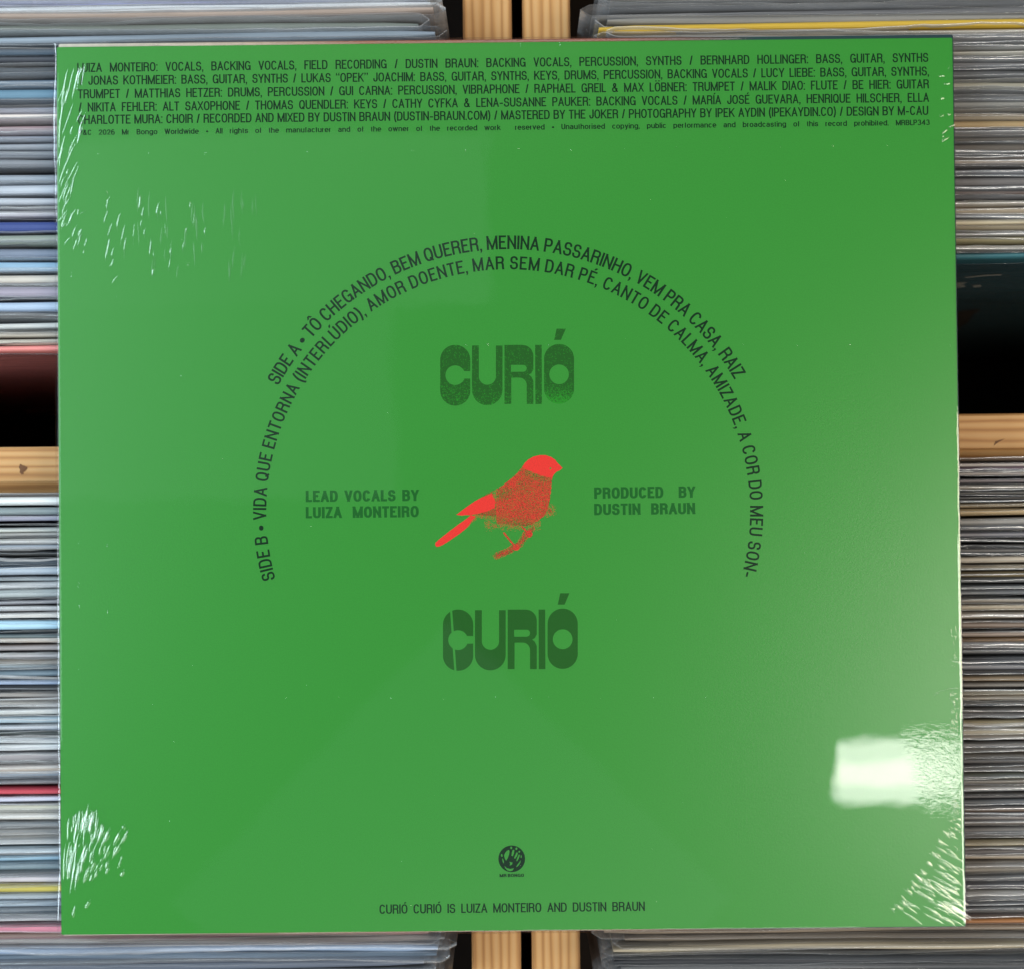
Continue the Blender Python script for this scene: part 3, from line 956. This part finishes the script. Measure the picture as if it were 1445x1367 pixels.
k.line("CURIÓ CURIÓ IS LUIZA MONTEIRO AND DUSTIN BRAUN", XY(535.5, 1288.8), XY(910, 1284.6), 13 * MM, .135, 1.16)
child(k.build('band_credit_text', M_INK, alb))


# ------------------------------------------------------------------ word marks
def filled(name, loops, mat, loc_xy, z, fn):
    """a flat shape with holes, filled from closed outlines"""
    cu = bpy.data.curves.new(name, 'CURVE')
    cu.dimensions = '2D'
    cu.fill_mode = 'BOTH'
    for lp in loops:
        sp = cu.splines.new('POLY')
        sp.points.add(len(lp) - 1)
        for p, (x, y) in zip(sp.points, lp):
            q = fn(x, y)
            p.co = (q[0] - loc_xy[0], q[1] - loc_xy[1], 0, 1)
        sp.use_cyclic_u = True
    o = bpy.data.objects.new(name, cu)
    COL.objects.link(o)
    bpy.context.view_layer.update()
    me = bpy.data.meshes.new_from_object(o.evaluated_get(bpy.context.evaluated_depsgraph_get()))
    bpy.data.objects.remove(o)
    bpy.data.curves.remove(cu)
    me.name = name
    me.materials.clear()
    me.materials.append(mat)
    ob = bpy.data.objects.new(name, me)
    COL.objects.link(ob)
    ob.parent = alb
    ob.location = (loc_xy[0], loc_xy[1], AZ + z)
    return ob


def circ(cx, cy, r, a0, a1, n):
    return [(cx + r * math.cos(math.radians(a0 + (a1 - a0) * i / n)), cy + r * math.sin(math.radians(a0 + (a1 - a0) * i / n))) for i in range(n + 1)]


def word_mark(slit):
    """outlines in enlarged-photo units, y down"""
    C = circ(303, 392, 122.5, 180, 360, 24) + [(425, 484), (378, 484)]
    C += circ(303, 517, 80, -25, -335, 30)
    C += [(378, 545), (425, 545)] + circ(303, 643, 122.5, 0, 180, 24)
    Us = [(440, 275), (495, 275)] + circ(565, 525, 70, 180, 0, 18) + [(635, 275), (688, 275)] + circ(564, 638, 124, 0, 180, 24)
    Rr = [(705, 270), (850, 270)] + circ(850, 360, 90, -90, 0, 10) + [(940, 470), (925, 500), (903, 513), (925, 530), (940, 565), (940, 752), (886, 752), (886, 600)] + circ(826, 597, 60, 0, -90, 8) + [(760, 537), (760, 752), (705, 752)]
    Rh = [(757, 433), (858, 433)] + circ(858, 461, 28, -90, 90, 8) + [(757, 489)]
    I = [(955, 270), (1008, 270), (1010, 752), (957, 752)]
    O = circ(1150, 384, 122, 180, 360, 24) + circ(1150, 628, 122, 0, 180, 24)
    Oh = circ(1150, 510, 80, 0, 360, 30)[:-1]
    ac = [(1130, 138), (1205, 138), (1165, 230), (1110, 230)]
    loops = [C, Us, Rr, Rh, I, O, Oh, ac]
    if slit:
        # the C is cut by a leaning slit into a left and a right piece
        import itertools
        def cut(poly, keep_left, off):
            def side(p):
                x = 246 + (p[1] - 270) * 0.071 + off
                return (p[0] - x) * (1 if not keep_left else -1)
            out = []
            for a, b in zip(poly, poly[1:] + poly[:1]):
                sa, sb = side(a), side(b)
                if sa >= 0: out.append(a)
                if sa * sb < 0:
                    t = sa / (sa - sb)
                    out.append((a[0] + (b[0] - a[0]) * t, a[1] + (b[1] - a[1]) * t))
            return out
        left = cut(C, True, -9)
        right = cut(C, False, 9)
        top = [p for p in right if p[1] < 515]
        bot = [p for p in right if p[1] >= 515]
        loops = [left, top, bot] + loops[1:]
    return loops


M_LOGO1 = m_print('grainy_dark_green_ink', LOGO, 0.05, (0.0133, -0.0045, -0.0125))
M_LOGO2 = m_print('flat_dark_green_ink', LOGO)


def logo_fn(px0, py0, sc):
    return lambda x, y: XY(px0 + (x - 180) * sc, py0 + (y - 270) * sc)


c1 = XY(715.5, 528)
l1 = filled('word_mark', word_mark(False), M_LOGO1, c1, Z_INK, logo_fn(621.1, 487.0, 1 / 5.78))
c2 = XY(720, 902)
l2 = filled('word_mark', word_mark(True), M_LOGO2, c2, Z_INK, logo_fn(625.0, 859.4, 1 / 5.74))
l1['label'] = 'grainy dark green word mark above the bird'
l2['label'] = 'dark green word mark with a slit through its first letter'

# ------------------------------------------------------------------ the red bird: printed dots, dense on head, wing and tail
BIRD = [(1178, 235), (1140, 197), (1115, 165), (1085, 145), (1040, 131), (990, 130), (940, 142), (900, 165), (870, 195), (845, 230), (820, 262), (790, 295), (740, 335), (690, 375),
        (640, 405), (600, 425), (560, 445), (510, 475), (450, 510), (400, 545), (350, 580), (310, 612), (345, 617), (400, 610), (428, 613), (400, 640), (330, 690), (250, 750),
        (180, 805), (143, 838), (138, 858), (150, 872), (172, 870), (205, 856), (260, 820), (340, 765), (410, 710), (440, 675), (490, 640), (540, 640), (600, 672), (660, 700), (720, 716), (800, 718),
        (860, 708), (930, 690), (980, 660), (1030, 620), (1058, 560), (1072, 500), (1083, 430), (1088, 370), (1092, 325), (1106, 287), (1128, 266), (1158, 252)]
WING = [(310, 612), (400, 545), (450, 510), (510, 475), (600, 440), (632, 500), (625, 555), (560, 585), (480, 605), (425, 613), (345, 617)]
TAIL = [(400, 640), (330, 690), (250, 750), (180, 805), (143, 838), (138, 858), (150, 872), (172, 870), (205, 856), (260, 820), (340, 765), (400, 715), (440, 660), (470, 625), (430, 615)]
HEAD = [(1178, 235), (1140, 197), (1115, 165), (1085, 145), (1040, 131), (990, 130), (940, 142), (900, 165), (870, 195), (850, 228), (890, 250), (950, 275), (1010, 298), (1092, 315), (1106, 287), (1128, 266), (1158, 252)]


def inside(p, poly):
    x, y = p
    c = False
    j = len(poly) - 1
    for i in range(len(poly)):
        xi, yi = poly[i]
        xj, yj = poly[j]
        if (yi > y) != (yj > y) and x < (xj - xi) * (y - yi) / (yj - yi) + xi: c = not c
        j = i
    return c


def seg_d(p, a, b):
    ax, ay = a; bx, by = b
    dx, dy = bx - ax, by - ay
    t = max(0, min(1, ((p[0] - ax) * dx + (p[1] - ay) * dy) / (dx * dx + dy * dy)))
    return math.hypot(p[0] - ax - t * dx, p[1] - ay - t * dy)


def blob(p, c, rx, ry, ang=0):
    dx, dy = p[0] - c[0], p[1] - c[1]
    a = math.radians(ang)
    u, v = dx * math.cos(a) + dy * math.sin(a), -dx * math.sin(a) + dy * math.cos(a)
    return max(0.0, 1 - math.sqrt((u / rx) ** 2 + (v / ry) ** 2))


def bird_density(p):
    if inside(p, HEAD):
        return 0.0 if math.hypot(p[0] - 1080, p[1] - 238) < 7 else 1.0
    if inside(p, WING) or inside(p, TAIL): return 1.0
    d = 0.0
    if inside(p, BIRD):
        d = 0.78
        d -= 0.42 * blob(p, (960, 300), 150, 38, 17) ** .6          # thin ring under the head
        d -= 0.42 * blob(p, (690, 440), 100, 62, -10) ** .6          # shoulder
        d -= 0.18 * blob(p, (870, 380), 90, 50, 30) ** .7
        # belly thins out towards its lower edge
        yb = 600 + (p[0] - 560) * 0.10
        d -= max(0, (p[1] - yb) / 130) * 0.85
        if p[0] < 640: d -= 0.35
        d += 0.2 * blob(p, (760, 340), 70, 50)
    # perch and feet
    dd = min(seg_d(p, (640, 948), (740, 905)), seg_d(p, (740, 905), (830, 850)), seg_d(p, (830, 850), (880, 770)), seg_d(p, (880, 770), (960, 690)))
    if dd < 28 and p[1] > 690: d = max(d, 0.66 - dd / 60 - max(0, 745 - p[1]) / 110)
    if seg_d(p, (702, 762), (780, 858)) < 7 or seg_d(p, (850, 712), (880, 745)) < 7: d = .9
    if math.hypot((p[0] - 800) / 28, (p[1] - 880) / 24) < 1 or math.hypot((p[0] - 905) / 28, (p[1] - 768) / 28) < 1: d = .95
    if p[0] < 470 and d and d < .5: d = .3
    e = blob(p, (1070, 580), 70, 60)
    if not inside(p, BIRD) and e: d = max(d, e * .4)
    if not inside(p, BIRD) and 540 < p[0] < 1000 and 640 < p[1] < 760: d = max(d, 0.22 * (1 - abs(p[1] - 690) / 60))
    return d


rnd = random.Random(5)
k = Ink()
k2 = Ink()
step = 2.8
yy = 120.0
while yy < 985:
    run = None
    xx = 125.0
    while xx < 1190:
        d = bird_density((xx, yy))
        if d >= 1.0:
            if run is None: run = xx
        else:
            if run is not None:
                a, b = run - step / 2, xx - step / 2
                k.poly([XY(590 + q[0] / 5.78, 620 + q[1] / 5.78) for q in ((a, yy - step / 2), (b, yy - step / 2), (b, yy + step / 2), (a, yy + step / 2))], Z_INK)
                run = None
            if 0.3 < d < 1 and rnd.random() < 0.20 + 0.25 * (0.85 - d):
                h = step * rnd.uniform(.34, .5)
                k2.poly([XY(590 + (xx + q[0] * h) / 5.78, 620 + (yy + q[1] * h) / 5.78) for q in ((-1, -1), (1, -1), (1, 1), (-1, 1))], Z_INK + 0.00003 + rnd.uniform(0, .00001))
            if d > 0.02 and rnd.random() < d:
                jx, jy = rnd.uniform(-.8, .8), rnd.uniform(-.8, .8)
                h = step * rnd.uniform(.42, .62)
                k.poly([XY(590 + (xx + jx + q[0] * h) / 5.78, 620 + (yy + jy + q[1] * h) / 5.78) for q in ((-1, -1), (1, -1), (1, 1), (-1, 1))], Z_INK + rnd.uniform(.000002, .00002))
        xx += step
    yy += step
bp_ = child(k.build('bird_print', M_RED, alb))
k2.build('bird_shading', m_print('brown_stipple_ink', (0.10, 0.045, 0.012)), bp_)

# ------------------------------------------------------------------ label emblem: disc with a hand print
EC = XY(722.1, 1211.0)
EF = lambda x, y: XY(680 + x / 17.09, 1170 + y / 17.09)
em = filled('emblem', [circ(720, 702, 322, 0, 360, 48)[:-1]], M_INK, EC, Z_INK, EF)


def ell(cx, cy, rx, ry, ang, n=16):
    a = math.radians(ang)
    return [(cx + rx * math.cos(t) * math.cos(a) - ry * math.sin(t) * math.sin(a), cy + rx * math.cos(t) * math.sin(a) + ry * math.sin(t) * math.cos(a)) for t in [i / n * 2 * math.pi for i in range(n)]]


HAND = [ell(708, 438, 24, 30, 0), ell(832, 458, 24, 30, 15), ell(903, 530, 20, 24, 20), ell(947, 648, 13, 34, 0), ell(480, 620, 20, 36, -10),
        [(650, 485), (668, 520), (655, 600), (620, 690), (585, 745), (555, 700), (535, 620), (560, 560), (600, 510)],
        [(745, 480), (785, 490), (775, 560), (745, 640), (712, 625), (722, 550)],
        [(840, 540), (868, 560), (850, 630), (800, 700), (775, 690), (800, 620)],
        [(895, 590), (915, 620), (885, 700), (845, 765), (832, 740), (860, 660)],
        [(935, 730), (930, 790), (880, 870), (825, 905), (850, 850), (900, 790)],
        ell(512, 750, 14, 60, -14),
        [(545, 870), (600, 925), (680, 945), (775, 930), (735, 985), (680, 1000), (610, 975), (560, 920)],
        [(665, 765), (700, 785), (740, 790), (725, 840), (670, 865), (680, 815)]]
k = Ink()
for h in HAND:
    k.poly([(EF(*p)[0] - EC[0], EF(*p)[1] - EC[1]) for p in h], 0.00002)
hp = link_mesh('hand_mark', k.v, k.f, M_GREEN, em)
k = Ink()
k.line("MR BONGO", XY(705, 1237.0), XY(739.5, 1236.6), 4.6 * MM, .19, 1.62)
child(k.build('emblem_text', M_INK, alb))

# ------------------------------------------------------------------ shrink wrap
def bulge_left(py):      # film standing off the left edge, metres
    b = 0.0010 * max(0, 1 - ((py - 150) / 75) ** 2) + 0.0005 * max(0, 1 - ((py - 235) / 60) ** 2)
    b += 0.0009 * max(0, 1 - ((py - 1245) / 55) ** 2) + 0.0003 * max(0, 1 - ((py - 700) / 500) ** 2)
    return b


def bulge_right(py):
    b = 0.0
    if py > 800: b += 0.0003 * min(1, (py - 800) / 120)
    if py > 1215: b += 0.0006 * min(1, (py - 1215) / 12)
    return b


def py_of(y):
    return 683.5 - (y - CAM.y) / MM


from mathutils import noise as mnoise
N = 300
e0 = 0.0003
Z0 = 0.00022
v, f, crk = [], [], []
TOPH = 0.0


def film_z(x, y):
    z = mnoise.noise(Vector((x * 22, y * 22, 3.1))) * 0.00004 + mnoise.noise(Vector((x * 75, y * 75, 7.7))) * 0.000010
    return Z0 + z + 0.00006


def crinkle(x, y):
    p = Vector((x - U(1340, 1085).x, y - U(1340, 1085).y)) / MM
    m = 0.8 * max(0, min(1, (p.x + 62 + p.y * .25) / 22)) * max(0, min(1, 1.9 - abs(p.y) / 45))
    dr = (HW - x) / MM
    py = py_of(y)
    if py > 860: m = max(m, 0.6 * max(0, 1 - dr / 26) * min(1, (py - 860) / 40))
    if 90 < py < 215: m = max(m, 0.35 * max(0, 1 - dr / 22))
    dl = (x + HW) / MM
    if py < 330: m = max(m, 0.35 * max(0, 1 - dl / 45) * 0.6)
    if py > 1100: m = max(m, 0.2 * max(0, 1 - dl / 60) * min(1, (py - 1100) / 60))
    if py > 1150: m = max(m, 0.12 * max(0, 1 - (dr + (1310 - py)) / 190))
    return m


for j in range(N + 1):
    y = -HH + 2 * HH * j / N
    for i in range(N + 1):
        x = -HW + 2 * HW * i / N
        v.append((x, y, film_z(x, y)))
        crk.append(crinkle(x, y))
for j in range(N):
    for i in range(N):
        a = j * (N + 1) + i
        f.append((a, a + 1, a + N + 2, a + N + 1))
# rim: rolls over the edges and runs down the sides
rim = []
for i in range(N + 1): rim.append((i, (0, -1)))
for j in range(1, N + 1): rim.append((j * (N + 1) + N, (1, 0)))
for i in range(N - 1, -1, -1): rim.append((N * (N + 1) + i, (0, 1)))
for j in range(N - 1, 0, -1): rim.append((j * (N + 1), (-1, 0)))
prev = [r[0] for r in rim]
rr = random.Random(9)
jit = noise1(rr, len(rim), 0.00016, 220)
steps = [(0.3, -0.00006), (0.65, -0.00025), (0.9, -0.0006), (1.0, -0.0011), (0.9, -0.0026), (0.6, -TH + .0001)]
for (k_, dz) in steps:
    cur = []
    for q, (vi, nrm) in enumerate(rim):
        x, y, z = v[vi]
        py = py_of(y)
        nx, ny = nrm
        o = (0.0004 if nx > 0 else 0.0007) + jit[q]
        if nx < 0: o += bulge_left(py) + 0.0003
        if nx > 0: o += bulge_right(py)
        if ny > 0: o += 0.0013
        if ny < 0: o += 0.0004
        # round the corners
        cx = 1 - (HW - abs(x)) / 0.0015
        cy = 1 - (HH - abs(y)) / 0.0015
        ex, ey = nx, ny
        if ny and cx > 0: ex = math.copysign(cx * .7, x)
        if nx and cy > 0: ey = math.copysign(cy * .7, y)
        cur.append(len(v))
        v.append((x + ex * o * k_, y + ey * o * k_, z + dz))
        crk.append(0.15)
    for q in range(len(rim)):
        r2 = (q + 1) % len(rim)
        f.append((prev[q], cur[q], cur[r2], prev[r2]))
    prev = cur


def ridge(p0, p1, wdt, hgt, bend=0.0):
    """a small raised fold in the film from p0 to p1 (photo places)"""
    a, b = Vector(XY(*p0)), Vector(XY(*p1))
    d = b - a
    if d.length < 1e-6: return
    nrm = Vector((-d.y, d.x)).normalized()
    base = len(v)
    nl, nc = 7, 7
    for i in range(nl + 1):
        u = i / nl
        tp = math.sin(math.pi * min(1, max(0, u))) ** 0.6 if 0 < u < 1 else 0.0
        c = a + d * u + nrm * bend * math.sin(math.pi * u)
        for j in range(nc):
            s_ = j / (nc - 1) * 2 - 1
            q = c + nrm * (s_ * wdt / 2 * (0.25 + 0.75 * tp))
            v.append((q.x, q.y, film_z(q.x, q.y) - 0.00002 + hgt * tp * 0.5 * (1 + math.cos(math.pi * s_))))
            crk.append(0.05)
    for i in range(nl):
        for j in range(nc - 1):
            q = base + i * nc + j
            f.append((q, q + 1, q + nc + 1, q + nc))


def pimple(px, py, r, h):
    c = Vector(XY(px, py))
    base = len(v)
    for k_ in range(4):
        for i in range(8):
            a = i / 8 * 2 * math.pi
            u = 1 - k_ / 3.5
            v.append((c.x + r * u * math.cos(a), c.y + r * u * math.sin(a), film_z(c.x, c.y) - 0.00002 + h * (1 - u * u)))
            crk.append(0.0)
    for k_ in range(3):
        for i in range(8):
            f.append((base + k_ * 8 + i, base + k_ * 8 + (i + 1) % 8, base + (k_ + 1) * 8 + (i + 1) % 8, base + (k_ + 1) * 8 + i))
    f.append(tuple(base + 24 + i for i in range(8)))


rr = random.Random(77)


def streak(x, y, L, ang, w_, h_=0.135, bend=None):
    if h_ == 0.135: w_ *= 1.25
    """ang: degrees from the picture's vertical, leaning right when positive"""
    a = math.radians(ang)
    dx, dy = math.sin(a) * L / 2, -math.cos(a) * L / 2
    wd = w_ * MM
    ridge((x - dx, y - dy), (x + dx, y + dy), wd, wd * h_, rr.uniform(-.4, .4) * wd if bend is None else bend)


# fan of folds at the upper left edge
for (x, y, L, a, w_) in [(92, 130, 62, 8, 4.2), (99, 122, 50, 14, 3.4), (107, 118, 46, 12, 3.2), (88, 175, 70, 6, 4.5), (96, 168, 44, 20, 3.2), (112, 112, 34, 10, 2.6), (103, 205, 30, 24, 3),
                         (95, 232, 62, 22, 3.8), (101, 245, 40, 28, 2.6), (88, 215, 46, 10, 3.6), (90, 272, 30, 24, 3.2), (94, 290, 26, 30, 2.6), (88, 306, 20, 40, 3), (103, 308, 24, 20, 4), (106, 346, 18, 18, 3.6),
                         (115, 332, 18, 12, 5.5), (96, 340, 14, 40, 2.6), (92, 318, 14, 40, 2.4), (118, 357, 6, 10, 3), (118, 300, 8, 60, 2.6)]:
    streak(x, y, L, a, w_)
# short folds further in
for (x, y, L, a, w_) in [(151, 274, 10, -30, 2.4), (153, 288, 20, 12, 3), (150, 307, 18, 18, 3), (155, 325, 20, 20, 3), (152, 352, 32, 12, 4.2), (158, 372, 14, 25, 3), (162, 395, 14, 38, 2.6), (168, 314, 24, 12, 4.6),
                         (174, 332, 28, 12, 3.2), (177, 350, 30, 6, 2.8), (197, 286, 20, 6, 5.2), (203, 302, 18, 8, 3.6), (201, 317, 14, 10, 3), (205, 330, 14, 5, 2.6), (224, 299, 24, 5, 4.6), (229, 302, 8, 0, 3.4),
                         (212, 350, 26, 6, 3.4), (218, 368, 30, -2, 3), (215, 385, 10, 10, 4.4), (242, 358, 14, 4, 3.6), (240, 374, 18, 12, 2.8), (268, 290, 10, 0, 3.4), (274, 310, 20, 4, 2.8), (264, 327, 10, 0, 2.6),
                         (259, 350, 14, 4, 3), (265, 373, 5, 0, 3.6), (291, 328, 16, 4, 2.8), (233, 325, 20, 0, 2.4), (190, 330, 30, 4, 2.2), (160, 360, 20, 8, 2.8)]:
    streak(x, y, L, a, w_)
for i in range(34):       # faint ones around them
    streak(rr.uniform(185, 370), rr.uniform(280, 385), rr.uniform(14, 40), rr.uniform(-4, 6), rr.uniform(2, 3.4), 0.05)
# lower left corner: folds fanning up from the corner
for i in range(62):
    u = rr.random()
    a = 2 + u * 36
    r0 = rr.uniform(70, 150) if u < .8 else rr.uniform(110, 180)
    L = rr.uniform(8, 30) * (1.9 if u < .3 else 1)
    x = 92 + math.sin(math.radians(a)) * r0 + rr.uniform(-3, 3)
    y = 1298 - math.cos(math.radians(a)) * r0
    if x > 190 or y < 1125: continue
    streak(x, y, L, a * .75 + rr.uniform(-6, 6), rr.uniform(2.6, 5.0))
for i in range(26):
    streak(rr.uniform(103, 140), rr.uniform(1145, 1170), rr.uniform(8, 24), rr.uniform(-4, 14), rr.uniform(2.4, 4))
for i in range(16):
    streak(rr.uniform(135, 175), rr.uniform(1185, 1235), rr.uniform(6, 16), rr.uniform(18, 36), rr.uniform(2.2, 3.6))
for (x, y, L, a, w_) in [(105, 1285, 20, 14, 4), (124, 1275, 16, 32, 4), (92, 1220, 60, 2, 4), (97, 1210, 50, 6, 4), (104, 1225, 70, 8, 4.5), (112, 1230, 60, 10, 4)]:
    streak(x, y, L, a, w_)
# lower right corner: hatching that runs down to the right edge
for i in range(78):
    u = rr.random()
    bx, by = 1258 + u * 92, 1302 - u * 132
    q = rr.random()
    x, y = bx + q * (1358 - bx), by + q * (1306 - by) * (0.55 + 0.45 * u)
    x += rr.uniform(-6, 6); y += rr.uniform(-8, 8)
    if x > 1358 or y > 1303: continue
    streak(x, y, rr.uniform(12, 34), -58 + rr.uniform(-9, 9), rr.uniform(2.6, 4.2), 0.10)
for i in range(24):
    t_ = i / 23
    streak(1262 + t_ * 92 + rr.uniform(-4, 4), 1288 - t_ * 130 + rr.uniform(-5, 5), rr.uniform(10, 22), -50 + rr.uniform(-12, 12), rr.uniform(3, 5), 0.12)
# small marks along the right edge
for (y0, y1, n_) in [(885, 912, 8), (922, 940, 5), (960, 1040, 26), (1120, 1200, 22)]:
    for i in range(n_):
        streak(rr.uniform(1340, 1356), rr.uniform(y0, y1), rr.uniform(5, 13), rr.uniform(-60, 10), rr.uniform(2.6, 4.2), 0.16)
for i in range(10):
    streak(rr.uniform(1328, 1343), rr.uniform(96, 205), rr.uniform(6, 14), rr.choice((75, 60, 20)) + rr.uniform(-15, 15), rr.uniform(2.4, 4), 0.16)
for i in range(26):
    streak(rr.uniform(84, 122), rr.uniform(95, 360), rr.uniform(8, 34), rr.uniform(6, 30), rr.uniform(2.4, 4))
# long tear in the film near the right edge
for a, b in [((1318, 981), (1326, 974)), ((1326, 974), (1338, 971)), ((1338, 971), (1354, 970))]:
    ridge(a, b, 3.0 * MM, 0.9 * MM)
# rows of vent pricks
for x in range(140, 1320, 74): pimple(x + rr.uniform(-3, 3), 212 - (x - 700) * .011 + rr.uniform(-1, 1), 1.5 * MM, 0.00011)
for x in (598, 659, 688, 775, 903, 977, 1049, 1125, 1199, 1272, 1341): pimple(x, 487 + rr.uniform(-1.5, 1.5), 1.3 * MM, 0.0001)
for x in range(330, 1000, 74): pimple(x, 984 + rr.uniform(-1.5, 1.5), 1.2 * MM, 0.0001)
for i in range(46): pimple(rr.uniform(110, 1330), rr.uniform(220, 1280), rr.uniform(.7, 1.3) * MM, 0.00009)
for y in (385, 392, 428, 433, 560, 585, 765, 770, 822, 826, 855, 862): streak(101 if y < 500 else rr.choice((112, 152, 160)), y, 5, rr.uniform(-5, 12), 1.8, .14)
for x in (735, 790, 933, 1009, 1082): streak(x, 60 + (1000 - x) * .011, 9, 0, 1.6, .2)

wr = link_mesh('shrink_wrap', v, f, M_WRAP, alb, True, (0, 0, AZ))
at = wr.data.attributes.new('crinkle', 'FLOAT', 'POINT')
at.data.foreach_set('value', crk)

# ------------------------------------------------------------------ what shows on the front record of the right rear row
root, t = rowRU[-1]
k = Ink()
SCR = [[(1346, 12), (1350, 4), (1353, 12), (1349, 18), (1354, 16), (1359, 6), (1361, 14)], [(1361, 14), (1366, 5), (1369, 14), (1374, 12), (1378, 0)],
       [(1377, 14), (1380, -4), (1384, 4), (1386, 15), (1391, 10), (1395, 2), (1390, 16)], [(1395, 16), (1401, 5), (1408, 1), (1402, 15), (1409, 14), (1412, 6), (1410, 16), (1418, 9), (1424, 8)],
       [(1440, 9), (1450, 8)], [(1400, -8), (1420, -12), (1445, -13)]]
vv, ff = [], []
for n_, pl in enumerate(SCR):
    P = [((U(x, 370, -0.02).x - root.location.x), (-y * 0.0012 - 0.048)) for x, y in pl]
    L_, R_ = ribbon(P, 0.0045 if n_ < 5 else 0.002)
    b = len(vv)
    for (a_, c_) in zip(L_, R_):
        vv.append((a_[0], -t * .6 - .00006, CARD_H + a_[1])); vv.append((c_[0], -t * .6 - .00006, CARD_H + c_[1]))
    for i in range(len(P) - 1): ff.append((b + 2 * i, b + 2 * i + 1, b + 2 * i + 3, b + 2 * i + 2))
link_mesh('title_script', vv, ff, m_plain('pale_script_ink', (0.8, 0.78, 0.66)), root)

pts = [(1340, -.128), (1362, -.120), (1372, -.140), (1392, -.165), (1400, -.185), (1388, -.20), (1340, -.215)]
vv = [(U(x, 440, -.15).x - root.location.x, -t * .6 - .00004, CARD_H + z) for x, z in pts]
link_mesh('cover_picture', vv, [tuple(range(len(vv)))], m_plain('brown_picture_ink', lin('4a3a26')), root)
